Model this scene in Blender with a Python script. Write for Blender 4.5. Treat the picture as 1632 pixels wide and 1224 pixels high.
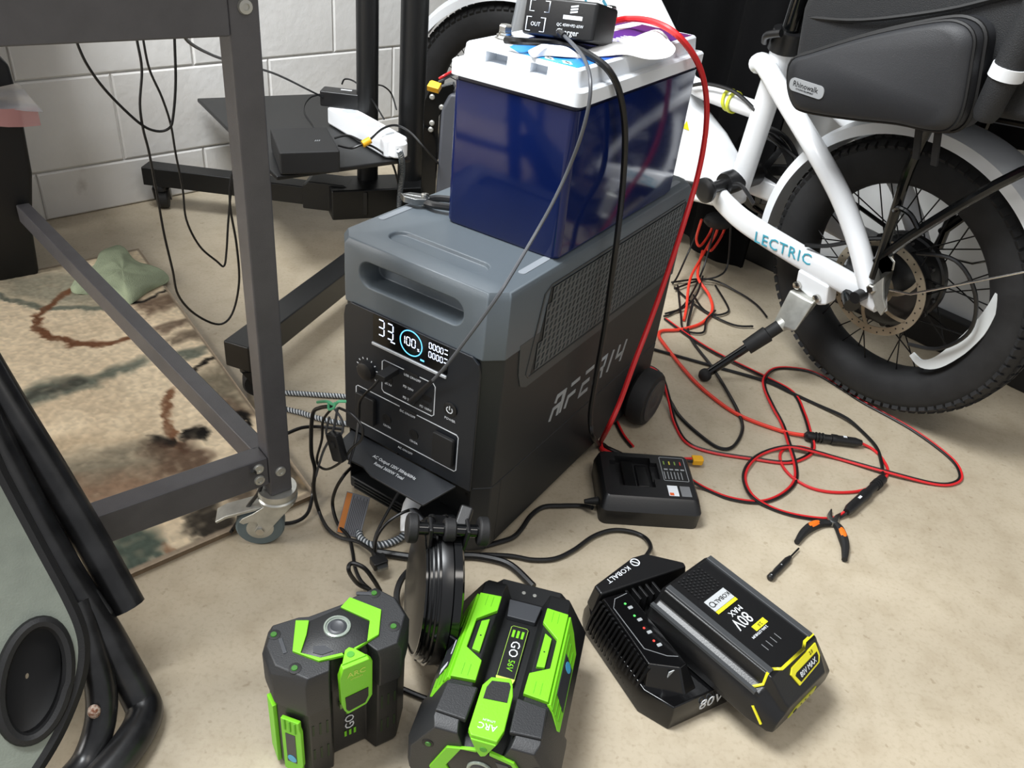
import bpy, bmesh, math, random
import numpy as np
from mathutils import Vector, Matrix
random.seed(7); np.random.seed(7)
for _o in list(bpy.data.objects): bpy.data.objects.remove(_o)
SC = bpy.context.scene
COL = SC.collection

# ---------------------------------------------------------------- camera
FPX, PITCH, ROLL, CAMH = 1302.0, 0.5883, 0.1172, 0.866
FWD = np.array([0, math.cos(PITCH), -math.sin(PITCH)])
_r = np.array([1.0, 0, 0]); _u = np.cross(_r, FWD)
RGT = math.cos(ROLL)*_r + math.sin(ROLL)*_u
UPV = -math.sin(ROLL)*_r + math.cos(ROLL)*_u
CAMP = np.array([0, 0, CAMH])
cd = bpy.data.cameras.new('camera'); cam = bpy.data.objects.new('camera', cd); COL.objects.link(cam)
cd.sensor_width = 36.0; cd.lens = FPX/1632*36.0; cd.clip_start = 0.02
cam.matrix_world = Matrix(((RGT[0], UPV[0], -FWD[0], 0), (RGT[1], UPV[1], -FWD[1], 0), (RGT[2], UPV[2], -FWD[2], CAMH), (0, 0, 0, 1)))
SC.camera = cam

# ---------------------------------------------------------------- world, lights, exposure
SC.view_settings.view_transform = 'Standard'; SC.view_settings.look = 'None'
SC.view_settings.gamma = 1.0; SC.view_settings.use_curve_mapping = False
SC.view_settings.exposure = 1.02
wd = bpy.data.worlds.new('room_light'); SC.world = wd; wd.use_nodes = True
wd.node_tree.nodes['Background'].inputs[0].default_value = (0.93, 0.95, 1.0, 1)
wd.node_tree.nodes['Background'].inputs[1].default_value = 0.27
def area(name, loc, target, size, power, col, sy=None):
    l = bpy.data.lights.new(name, 'AREA'); l.energy = power; l.color = col
    l.shape = 'RECTANGLE'; l.size = size; l.size_y = sy or size
    o = bpy.data.objects.new(name, l); COL.objects.link(o)
    o.location = loc
    o.rotation_euler = (Vector(target)-Vector(loc)).to_track_quat('-Z', 'Y').to_euler()
    return o
area('window_light', (-0.85, 0.75, 2.3), (0.1, 1.5, 0.2), 0.9, 50, (0.95, 0.98, 1.0), 0.9)
area('side_window_light', (-2.3, 0.15, 1.15), (-0.1, 0.95, 0.1), 0.9, 22, (1.0, 0.98, 0.95), 0.9)
area('ceiling_lamp', (0.75, -0.1, 2.45), (0.6, 0.8, 0.0), 1.2, 7, (1.0, 0.95, 0.88), 0.4)

# ---------------------------------------------------------------- geometry helpers
def V(a): return np.asarray(a, float)
def ray(x, y): return FWD + RGT*((x-816)/FPX) - UPV*((y-612)/FPX)
def G(x, y, z=0.0):
    "point at height z seen at photo pixel x, y"
    d = ray(x, y); return CAMP + d*((z-CAMH)/d[2])
def PL(x, y, p0, n):
    "point of the plane (p0, n) seen at photo pixel x, y"
    d = ray(x, y); n = V(n); return CAMP + d*(((V(p0)-CAMP) @ n)/(d @ n))
def fm(o, x, z):
    x = Vector(x).normalized(); z = Vector(z).normalized(); y = z.cross(x).normalized(); x = y.cross(z)
    return Matrix(((x[0], y[0], z[0], o[0]), (x[1], y[1], z[1], o[1]), (x[2], y[2], z[2], o[2]), (0, 0, 0, 1)))
def yaw(o, a): return Matrix.Translation(Vector(o)) @ Matrix.Rotation(a, 4, 'Z')
FRONT = Matrix(((1, 0, 0, 0), (0, 0, -1, 0), (0, 1, 0, 0), (0, 0, 0, 1)))      # panel x,y -> x,z ; outward -y
SIDE = Matrix(((0, 0, 1, 0), (1, 0, 0, 0), (0, 1, 0, 0), (0, 0, 0, 1)))        # panel x,y -> y,z ; outward +x
T = Matrix.Translation
def Rx(a): return Matrix.Rotation(a, 4, 'X')
def Ry(a): return Matrix.Rotation(a, 4, 'Y')
def Rz(a): return Matrix.Rotation(a, 4, 'Z')
def smooth(pts, sub=6, closed=False):
    p = [V(q) for q in pts]; n = len(p); out = []
    if n < 3: return p
    rng = range(n) if closed else range(n-1)
    for i in rng:
        if closed: a, b, c, d = p[i-1], p[i], p[(i+1) % n], p[(i+2) % n]
        else: a, b, c, d = p[max(i-1, 0)], p[i], p[i+1], p[min(i+2, n-1)]
        for k in range(sub):
            t = k/sub
            out.append(.5*((2*b)+(c-a)*t+(2*a-5*b+4*c-d)*t*t+(3*b-a-3*c+d)*t**3))
    if not closed: out.append(p[-1])
    return out
def rrect(x0, x1, y0, y1, r, n=5):
    out = []
    for cx, cy, a0 in ((x1-r, y1-r, 0), (x0+r, y1-r, 90), (x0+r, y0+r, 180), (x1-r, y0+r, 270)):
        for k in range(n+1):
            a = math.radians(a0+90*k/n); out.append((cx+r*math.cos(a), cy+r*math.sin(a)))
    return out
def circ(cx, cy, r, n=24, r2=None):
    return [(cx+r*math.cos(2*math.pi*k/n), cy+(r2 or r)*math.sin(2*math.pi*k/n)) for k in range(n)]
def stroke2(pts, w, closed=False):
    "ribbon quads of width w along a 2d polyline"
    p = [V(q) for q in pts]; n = len(p); L = []; Rr = []
    for i in range(n):
        if closed: a, b = p[i-1], p[(i+1) % n]
        else: a, b = p[max(i-1, 0)], p[min(i+1, n-1)]
        t = (b-a)/max(np.linalg.norm(b-a), 1e-9); nn = V((-t[1], t[0]))
        if 0 < i < n-1 or closed:
            e = p[i]-a; e = e/max(np.linalg.norm(e), 1e-9); k = 1/max(abs(e @ t), .5)
        else: k = 1
        L.append(p[i]+nn*w/2*k); Rr.append(p[i]-nn*w/2*k)
    q = []
    for i in range(n if closed else n-1):
        j = (i+1) % n; q.append((L[i], Rr[i], Rr[j], L[j]))
    return q
class MB:
    def __init__(s): s.v = []; s.f = []
    def add(s, vs, fs, m=None):
        o = len(s.v)
        for p in vs:
            p = Vector((float(p[0]), float(p[1]), float(p[2])))
            s.v.append(tuple(m @ p) if m is not None else tuple(p))
        for f in fs: s.f.append(tuple(i+o for i in f))
        return s
    def box(s, x0, x1, y0, y1, z0, z1, m=None):
        return s.add([(x0, y0, z0), (x1, y0, z0), (x1, y1, z0), (x0, y1, z0), (x0, y0, z1), (x1, y0, z1), (x1, y1, z1), (x0, y1, z1)],
                     [(3, 2, 1, 0), (4, 5, 6, 7), (0, 1, 5, 4), (1, 2, 6, 5), (2, 3, 7, 6), (3, 0, 4, 7)], m)
    def bar(s, a, b, w, h, up=(0, 0, 1), m=None):
        "box beam from a to b, w across, h along up"
        a, b = Vector(a), Vector(b); d = (b-a).normalized(); u = Vector(up); y = u.cross(d).normalized(); u = d.cross(y)
        M = Matrix(((d[0], y[0], u[0], a[0]), (d[1], y[1], u[1], a[1]), (d[2], y[2], u[2], a[2]), (0, 0, 0, 1)))
        return s.box(0, (b-a).length, -w/2, w/2, -h/2, h/2, (m @ M) if m is not None else M)
    def loft(s, rings, m=None, cap=True, closed=True):
        n = len(rings[0]); vs = [p for r in rings for p in r]; fs = []
        for i in range(len(rings)-1):
            for k in range(n if closed else n-1):
                a, b = i*n+k, i*n+(k+1) % n; fs.append((a, b, b+n, a+n))
        if cap: fs.append(tuple(range(n))[::-1]); fs.append(tuple(range((len(rings)-1)*n, len(rings)*n)))
        return s.add(vs, fs, m)
    def prism(s, poly, z0, z1, m=None, inset=None):
        "inset: (top scale, depth) chamfered top"
        ar = sum(poly[i-1][0]*poly[i][1]-poly[i][0]*poly[i-1][1] for i in range(len(poly)))
        if ar < 0: poly = poly[::-1]
        rings = [[(x, y, z0) for x, y in poly]]
        if inset:
            cx = sum(p[0] for p in poly)/len(poly); cy = sum(p[1] for p in poly)/len(poly); k, d = inset
            rings.append([(x, y, z1-d) for x, y in poly]); rings.append([(cx+(x-cx)*k, cy+(y-cy)*k, z1) for x, y in poly])
        else: rings.append([(x, y, z1) for x, y in poly])
        return s.loft(rings, m)
    def ribbon(s, pts, w, z0, z1, m=None, closed=False):
        for q in stroke2(pts, w, closed):
            s.add([(*p, z0) for p in q]+[(*p, z1) for p in q], [(0, 1, 2, 3), (7, 6, 5, 4), (0, 4, 5, 1), (1, 5, 6, 2), (2, 6, 7, 3), (3, 7, 4, 0)], m)
        return s
    def tube(s, pts, r, n=8, closed=False, m=None, radii=None):
        p = [V(q) for q in pts]; N = len(p)
        tg = []
        for i in range(N):
            a, b = (p[i-1], p[(i+1) % N]) if closed else (p[max(i-1, 0)], p[min(i+1, N-1)])
            t = b-a; tg.append(t/max(np.linalg.norm(t), 1e-9))
        ref = V((0, 0, 1)) if abs(tg[0][2]) < .9 else V((1, 0, 0))
        u = np.cross(tg[0], ref); u /= np.linalg.norm(u); rings = []
        for i in range(N):
            u = u-tg[i]*(u @ tg[i]); u /= max(np.linalg.norm(u), 1e-9); w = np.cross(tg[i], u)
            rr = radii[i] if radii is not None else r
            rings.append([tuple(p[i]+rr*(math.cos(2*math.pi*k/n)*u+math.sin(2*math.pi*k/n)*w)) for k in range(n)])
        if closed: rings.append(rings[0]); return s.loft(rings, m, cap=False)
        return s.loft(rings, m)
    def lathe(s, prof, n=24, m=None, cap=True):
        rings = [[(r*math.cos(2*math.pi*k/n), r*math.sin(2*math.pi*k/n), z) for k in range(n)] for r, z in prof]
        return s.loft(rings, m, cap=cap)
    def ring(s, R, prof, n=48, m=None, a0=0, a1=2*math.pi):
        "profile (dr, dz) closed, swept round z"
        full = abs(a1-a0-2*math.pi) < 1e-6; K = n if full else n+1; k = len(prof); rings = []
        for i in range(K):
            a = a0+(a1-a0)*i/n; rings.append([((R+d)*math.cos(a), (R+d)*math.sin(a), z) for d, z in prof])
        if full: rings.append(rings[0]); return s.loft(rings, m, cap=False)
        return s.loft(rings, m)
    def ball(s, c, r, n=12, sc=(1, 1, 1), m=None):
        rings = []
        for i in range(1, n//2+1):
            pass
        prof = [(max(r*math.sin(math.pi*i/(n//2+2)), r*.02), -r*math.cos(math.pi*i/(n//2+2))) for i in range(n//2+3)]
        M = T(Vector(c)) @ Matrix.Diagonal((*sc, 1))
        return s.lathe(prof, n, (m @ M) if m is not None else M)
    def text(s, body, size, m, depth=.0004, align='CENTER', sx=1.0, space=1.0):
        cu = bpy.data.curves.new('t', 'FONT'); cu.body = body; cu.size = size; cu.align_x = align; cu.align_y = 'CENTER'
        cu.extrude = depth/2; cu.resolution_u = 2; cu.space_character = space
        o = bpy.data.objects.new('t', cu); me = bpy.data.meshes.new_from_object(o)
        s.add([(v.co.x*sx, v.co.y, v.co.z+depth/2) for v in me.vertices], [tuple(p.vertices) for p in me.polygons], m)
        bpy.data.objects.remove(o); bpy.data.curves.remove(cu); bpy.data.meshes.remove(me)
        return s
    def build(s, name, mat, parent=None, ang=35, bevel=0, seg=2, origin=None, flat=False):
        me = bpy.data.meshes.new(name)
        vs = s.v
        if origin is not None: vs = [(x-origin[0], y-origin[1], z-origin[2]) for x, y, z in vs]
        me.from_pydata(vs, [], s.f); me.validate(); me.update()
        bm = bmesh.new(); bm.from_mesh(me); bmesh.ops.remove_doubles(bm, verts=bm.verts, dist=1e-6)
        bmesh.ops.recalc_face_normals(bm, faces=bm.faces); bm.to_mesh(me); bm.free()
        if not flat:
            for p in me.polygons: p.use_smooth = True
            me.set_sharp_from_angle(angle=math.radians(ang))
        me.materials.append(mat)
        o = bpy.data.objects.new(name, me); COL.objects.link(o)
        if origin is not None: o.location = origin
        if parent is not None: o.parent = parent
        if bevel:
            b = o.modifiers.new('bevel', 'BEVEL'); b.width = bevel; b.segments = seg; b.limit_method = 'ANGLE'; b.angle_limit = math.radians(35)
            b.harden_normals = True
        return o
def cut(o, *cutters):
    "carve cutter MBs out of the mesh object o and bake the result"
    tmp = []
    for c in cutters:
        me = bpy.data.meshes.new('c'); me.from_pydata(c.v, [], c.f)
        bm = bmesh.new(); bm.from_mesh(me); bmesh.ops.remove_doubles(bm, verts=bm.verts, dist=1e-6); bmesh.ops.recalc_face_normals(bm, faces=bm.faces); bm.to_mesh(me); bm.free()
        k = bpy.data.objects.new('c', me); COL.objects.link(k); tmp.append(k)
        if o.parent: k.matrix_world = Matrix.Identity(4)
        mo = o.modifiers.new('b', 'BOOLEAN'); mo.object = k; mo.operation = 'DIFFERENCE'; mo.solver = 'EXACT'
    par = o.parent; loc = o.location.copy()
    o.parent = None; o.location = (0, 0, 0)
    bpy.context.view_layer.update()
    dg = bpy.context.evaluated_depsgraph_get()
    bevs = [m for m in o.modifiers if m.type == 'BEVEL']
    for b in bevs: b.show_viewport = False
    bpy.context.view_layer.update(); dg = bpy.context.evaluated_depsgraph_get()
    me = bpy.data.meshes.new_from_object(o.evaluated_get(dg))
    for m in list(o.modifiers):
        if m.type == 'BOOLEAN': o.modifiers.remove(m)
    for b in bevs: b.show_viewport = True
    o.data = me
    for p in me.polygons: p.use_smooth = True
    me.set_sharp_from_angle(angle=math.radians(35))
    o.parent = par; o.location = loc
    for k in tmp:
        d = k.data; bpy.data.objects.remove(k); bpy.data.meshes.remove(d)
    return o
def tag(o, label, cat, group=None, kind=None):
    if label: o['label'] = label
    if cat: o['category'] = cat
    if group: o['group'] = group
    if kind: o['kind'] = kind
    return o
def thing(name, label, cat, m=None, group=None):
    o = bpy.data.objects.new(name, None); COL.objects.link(o); o.empty_display_size = .05
    if m is not None: o.matrix_world = m
    return tag(o, label, cat, group)
def struct(o): o['kind'] = 'structure'; return o
def lab(o, l): o['label'] = l; return o
def copy_tree(o, parent=None):
    c = o.copy(); COL.objects.link(c); c.parent = parent
    for ch in list(o.children): copy_tree(ch, c)
    return c

# ---------------------------------------------------------------- materials
def lin(c): return tuple(((v/255)/12.92 if v/255 <= .04045 else ((v/255+.055)/1.055)**2.4) for v in c)+(1.0,)
MATS = {}
def mat(name, c, rough=.5, metal=0, bump=0, bs=200, var=0, vs=8, emit=0, coat=0, spec=.5, alpha=1, trans=0, c2=None, detail=4):
    if name in MATS: return MATS[name]
    m = bpy.data.materials.new(name); m.use_nodes = True; nt = m.node_tree; b = nt.nodes['Principled BSDF']
    b.inputs['Base Color'].default_value = lin(c); b.inputs['Roughness'].default_value = rough; b.inputs['Metallic'].default_value = metal
    b.inputs['Specular IOR Level'].default_value = spec
    if coat: b.inputs['Coat Weight'].default_value = coat; b.inputs['Coat Roughness'].default_value = .05
    if trans: b.inputs['Transmission Weight'].default_value = trans
    if alpha < 1: b.inputs['Alpha'].default_value = alpha
    if emit: b.inputs['Emission Color'].default_value = lin(c); b.inputs['Emission Strength'].default_value = emit
    tc = None
    if bump or var: tc = nt.nodes.new('ShaderNodeTexCoord')
    if var:
        n = nt.nodes.new('ShaderNodeTexNoise'); n.inputs['Scale'].default_value = vs; n.inputs['Detail'].default_value = detail
        nt.links.new(tc.outputs['Object'], n.inputs['Vector'])
        mx = nt.nodes.new('ShaderNodeMix'); mx.data_type = 'RGBA'
        c2 = c2 or tuple(max(0, v*(1-var)) for v in c)
        mx.inputs[6].default_value = lin(c); mx.inputs[7].default_value = lin(c2)
        rp = nt.nodes.new('ShaderNodeValToRGB'); rp.color_ramp.elements[0].position = .38; rp.color_ramp.elements[1].position = .66
        nt.links.new(n.outputs['Fac'], rp.inputs[0]); nt.links.new(rp.outputs[0], mx.inputs[0]); nt.links.new(mx.outputs[2], b.inputs['Base Color'])
    if bump:
        n2 = nt.nodes.new('ShaderNodeTexNoise'); n2.inputs['Scale'].default_value = bs; n2.inputs['Detail'].default_value = 3
        nt.links.new(tc.outputs['Object'], n2.inputs['Vector'])
        bp = nt.nodes.new('ShaderNodeBump'); bp.inputs['Strength'].default_value = bump; bp.inputs['Distance'].default_value = .002
        nt.links.new(n2.outputs['Fac'], bp.inputs['Height']); nt.links.new(bp.outputs[0], b.inputs['Normal'])
    MATS[name] = m; return m
mat('station_grey', (84, 92, 98), .42, bump=.12, bs=900)
mat('station_grille', (62, 65, 66), .5, bump=.1, bs=900)
mat('station_black', (29, 31, 33), .5, bump=.1, bs=900)
mat('panel_black', (22, 26, 32), .42, bump=.06, bs=900)
mat('deep_black', (6, 6, 7), .6)
mat('gloss_black', (8, 9, 10), .12)
mat('plastic_black', (22, 22, 23), .38, bump=.05, bs=500)
mat('soft_black', (20, 20, 21), .6, bump=.15, bs=600)
mat('rubber', (24, 24, 24), .7, bump=.15, bs=300)
mat('print_white', (214, 218, 222), .55)
mat('print_grey', (150, 154, 156), .55)
mat('lip_silver', (190, 194, 198), .3, metal=.3)
mat('digit_white', (214, 228, 255), .5, emit=1.15)
mat('digit_blue', (90, 190, 255), .5, emit=1.1)
mat('blue_case', (12, 28, 80), .10, var=.1, vs=6, spec=.34)
mat('lid_white', (225, 230, 236), .4)
mat('label_blue', (30, 110, 200), .35)
mat('paper_white', (240, 240, 240), .6)
mat('chrome', (200, 198, 192), .22, metal=1)
mat('steel', (150, 152, 152), .34, metal=1, var=.2, vs=60)
mat('zinc', (205, 205, 198), .38, metal=.75, var=.12, vs=40)
mat('red_wire', (205, 34, 38), .42)
mat('orange_red_wire', (226, 62, 44), .42)
mat('black_wire', (17, 17, 18), .4)
mat('grey_wire', (74, 76, 80), .42)
mat('yellow_plug', (228, 168, 24), .45)
mat('ego_dark', (33, 34, 36), .5, bump=.15, bs=700)
mat('ego_body', (22, 23, 24), .45, bump=.1, bs=700)
mat('ego_green', (116, 196, 30), .42, bump=.06, bs=500)
mat('ego_lime', (196, 222, 96), .4)
mat('ego_plate', (58, 60, 64), .42)
mat('kob_black', (17, 17, 18), .36, bump=.1, bs=500)
mat('kob_gloss', (11, 11, 12), .16)
mat('kob_yellow', (226, 218, 40), .45)
mat('label_silver', (196, 200, 202), .35, metal=.2)
mat('sticker_dark', (44, 46, 50), .4)
mat('sticker_blue', (70, 160, 200), .35)
mat('tool_orange', (232, 112, 22), .5)
mat('table_grey', (78, 77, 80), .42, bump=.15, bs=700, var=.08, vs=30)
mat('cart_black', (13, 14, 15), .42, bump=.08, bs=500)
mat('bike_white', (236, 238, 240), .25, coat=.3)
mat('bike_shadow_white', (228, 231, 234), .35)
mat('teal_print', (66, 164, 186), .5)
mat('tyre', (30, 30, 31), .75, bump=.4, bs=60, var=.25, vs=25)
mat('rim_black', (16, 16, 17), .3)
mat('motor_black', (20, 20, 21), .35)
mat('rotor', (170, 158, 138), .45, metal=.7)
mat('spoke', (24, 24, 25), .3, metal=.6)
mat('reflector', (206, 210, 210), .3)
mat('bag_black', (32, 33, 36), .55, bump=.25, bs=900)
mat('bag_fabric', (26, 27, 29), .7, bump=.5, bs=700)
mat('cloth_green', (166, 178, 148), .95, bump=.6, bs=400, var=.12, vs=20)
mat('tower_black', (11, 12, 16), .5)
mat('bag_clear', (214, 215, 220), .25, alpha=.42)
mat('bag_pink', (222, 170, 172), .4, alpha=.6)
mat('chair_green', (134, 141, 130), .55, bump=.25, bs=500, var=.06, vs=40)
mat('chair_tube', (17, 17, 18), .3, var=.35, vs=30, c2=(40, 40, 41))
mat('rust', (120, 74, 52), .8, var=.5, vs=300, c2=(200, 186, 170))
mat('caster_grey', (98, 112, 116), .55)
mat('white_plastic', (236, 238, 240), .4)
mat('tag_orange', (206, 128, 60), .6)
mat('green_tie', (84, 170, 124), .5)
mat('yellow_tie', (214, 220, 60), .5)
mat('curtain', (5, 5, 6), .9, bump=.2, bs=100, spec=.12)
mat('wall_grey', (206, 208, 208), .7, bump=.1, bs=60)
mat('baseboard_black', (14, 14, 15), .45)
mat('led_green', (80, 200, 90), .5, emit=.35)
mat('led_red', (220, 60, 50), .5, emit=.3)

# ================================================================ setting
def noise_col(nt, vec, scale, lo, hi, p0, p1, detail=6):
    n = nt.nodes.new('ShaderNodeTexNoise'); n.inputs['Scale'].default_value = scale; n.inputs['Detail'].default_value = detail
    nt.links.new(vec, n.inputs['Vector']); r = nt.nodes.new('ShaderNodeValToRGB')
    r.color_ramp.elements[0].position = p0; r.color_ramp.elements[1].position = p1
    r.color_ramp.elements[0].color = lo; r.color_ramp.elements[1].color = hi
    nt.links.new(n.outputs['Fac'], r.inputs[0]); return r.outputs[0]
def mulmix(nt, a, b, fac=1.0):
    m = nt.nodes.new('ShaderNodeMix'); m.data_type = 'RGBA'; m.blend_type = 'MULTIPLY'; m.inputs[0].default_value = fac
    nt.links.new(a, m.inputs[6]); nt.links.new(b, m.inputs[7]); return m.outputs[2]
def floor_mat():
    m = bpy.data.materials.new('concrete_floor'); m.use_nodes = True; nt = m.node_tree; b = nt.nodes['Principled BSDF']
    tc = nt.nodes.new('ShaderNodeTexCoord').outputs['Object']
    a = noise_col(nt, tc, 3.2, lin((172, 160, 139)), lin((192, 180, 158)), .35, .7)
    c = noise_col(nt, tc, 26, (.9, .885, .86, 1), (1, 1, 1, 1), .32, .55)
    d = noise_col(nt, tc, 160, (.9, .89, .87, 1), (1, 1, 1, 1), .3, .5, 3)
    e = noise_col(nt, tc, 75, (.62, .57, .5, 1), (1, 1, 1, 1), .27, .33, 2)
    col = mulmix(nt, mulmix(nt, mulmix(nt, a, c), d), e, .5)
    nt.links.new(col, b.inputs['Base Color']); b.inputs['Roughness'].default_value = .46
    n = nt.nodes.new('ShaderNodeTexNoise'); n.inputs['Scale'].default_value = 120; n.inputs['Detail'].default_value = 5; nt.links.new(tc, n.inputs['Vector'])
    bp = nt.nodes.new('ShaderNodeBump'); bp.inputs['Strength'].default_value = .22; bp.inputs['Distance'].default_value = .002
    nt.links.new(n.outputs['Fac'], bp.inputs['Height']); nt.links.new(bp.outputs[0], b.inputs['Normal'])
    return m
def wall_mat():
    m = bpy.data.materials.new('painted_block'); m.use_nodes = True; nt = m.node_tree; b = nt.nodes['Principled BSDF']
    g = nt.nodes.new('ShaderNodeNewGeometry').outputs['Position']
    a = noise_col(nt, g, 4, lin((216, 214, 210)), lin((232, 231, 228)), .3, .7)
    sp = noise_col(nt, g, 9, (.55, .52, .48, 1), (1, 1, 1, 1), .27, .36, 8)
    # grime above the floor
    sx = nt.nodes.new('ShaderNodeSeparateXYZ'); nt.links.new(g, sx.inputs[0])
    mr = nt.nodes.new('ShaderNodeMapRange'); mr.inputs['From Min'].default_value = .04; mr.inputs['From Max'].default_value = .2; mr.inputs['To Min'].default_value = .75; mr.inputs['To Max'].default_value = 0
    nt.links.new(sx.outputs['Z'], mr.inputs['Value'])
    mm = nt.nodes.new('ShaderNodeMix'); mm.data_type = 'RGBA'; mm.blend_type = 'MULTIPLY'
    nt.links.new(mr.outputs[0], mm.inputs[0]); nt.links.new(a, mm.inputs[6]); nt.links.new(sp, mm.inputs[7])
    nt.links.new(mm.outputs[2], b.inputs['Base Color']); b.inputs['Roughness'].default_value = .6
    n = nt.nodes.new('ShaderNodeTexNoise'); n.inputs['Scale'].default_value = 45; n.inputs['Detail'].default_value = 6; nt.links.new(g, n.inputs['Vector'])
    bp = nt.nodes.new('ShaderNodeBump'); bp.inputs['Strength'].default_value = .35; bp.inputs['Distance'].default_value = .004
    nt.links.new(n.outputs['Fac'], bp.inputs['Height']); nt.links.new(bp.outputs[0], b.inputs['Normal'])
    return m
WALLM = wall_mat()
fl = struct(MB().box(-3.2, 3.4, -2.2, 4.2, -.1, 0).build('floor', floor_mat()))
tag(fl, 'mottled beige concrete floor', 'floor')

# back wall of painted concrete blocks; local x along the wall, y out into the room is -y
WA = V((-1.022, 1.903, 0)); WDIR = math.atan2(.739, .674)
wb = MB().box(-2.4, 1.278, 0, .16, 0, 2.5)
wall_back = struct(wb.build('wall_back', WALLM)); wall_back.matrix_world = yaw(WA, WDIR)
tag(wall_back, 'white painted concrete block wall behind the black cart', 'wall')
def block_mesh(L, Hh):
    mb = MB(); g = .0016; y0 = -.007
    pr = [(0+g, 0+g), (L-g, 0+g), (L-g, Hh-g), (0+g, Hh-g)]
    inn = [(x+(.004 if x < L/2 else -.004), z+(.004 if z < Hh/2 else -.004)) for x, z in pr]
    mb.loft([[(x, .002, z) for x, z in pr], [(x, y0+.003, z) for x, z in pr], [(x, y0, z) for x, z in inn]])
    return mb
cz = [0, .115, .32, .524, .728, .932]
protos = {}
for r in range(5):
    z0, z1 = cz[r], cz[r+1]; off = .217 if r % 2 == 0 else .42
    k = -4
    while off+.406*k < 1.25:
        x0 = off+.406*k; x1 = min(x0+.406, 1.272); k += 1
        key = (round(x1-x0, 3), round(z1-z0, 3))
        if key not in protos:
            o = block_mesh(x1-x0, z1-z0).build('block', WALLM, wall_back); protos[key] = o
        else:
            o = protos[key].copy(); COL.objects.link(o)
        o.location = (x0, 0, z0)
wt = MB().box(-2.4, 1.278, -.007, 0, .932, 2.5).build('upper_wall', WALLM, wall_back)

RWD = V((.686, -.727, 0)); RWN = V((-.727, -.686, 0)); RW0 = V((-.161, 2.846, 0))
RWY = math.atan2(-.727, .686)
wr = struct(MB().box(0, 4.2, 0, .12, 0, 2.5).build('wall_right', MATS['wall_grey'])); wr.matrix_world = yaw(RW0, RWY)
tag(wr, 'light grey wall seen behind the white bicycle', 'wall')
bb = struct(MB().box(.3, 4.2, -.035, -.001, 0, .085).build('baseboard_right', MATS['baseboard_black'], bevel=.004)); bb.matrix_world = yaw(RW0, RWY)
tag(bb, 'black baseboard along the floor behind the bicycle wheel', 'baseboard')

# black curtain hanging in front of the right wall
cp0 = RW0+RWN*.16
def curtain(sa, sb, zb):
    mb = MB(); N = 130; rows = [2.45, 1.6, .95, zb+.15, zb]
    rings = []
    for j, z in enumerate(rows):
        rw = []
        for i in range(N+1):
            s = sa+(sb-sa)*i/N; w = .022*math.sin(s*34)+.012*math.sin(s*71+1)*(1-.1*j)
            rw.append((s, -.16+w, z+(.012*math.sin(s*9) if j == 4 else 0)))
        rings.append(rw)
    back = [[(x, y+.006, z) for x, y, z in r] for r in rings]
    mb.loft(rings, cap=False, closed=False); mb.loft([r[::-1] for r in back], cap=False, closed=False)
    return mb
cu = curtain(.30, 1.16, .03).build('curtain', MATS['curtain'], ang=80); cu.matrix_world = yaw(RW0, RWY)
tag(cu, 'floor-length black curtain hanging behind the white bicycle frame', 'curtain')
cu2 = curtain(1.17, 2.8, PL(1240, 128, cp0, RWN)[2]).build('curtain', MATS['curtain'], ang=80); cu2.matrix_world = yaw(RW0, RWY)
tag(cu2, 'shorter black curtain hanging above the bicycle bag', 'curtain')

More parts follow.
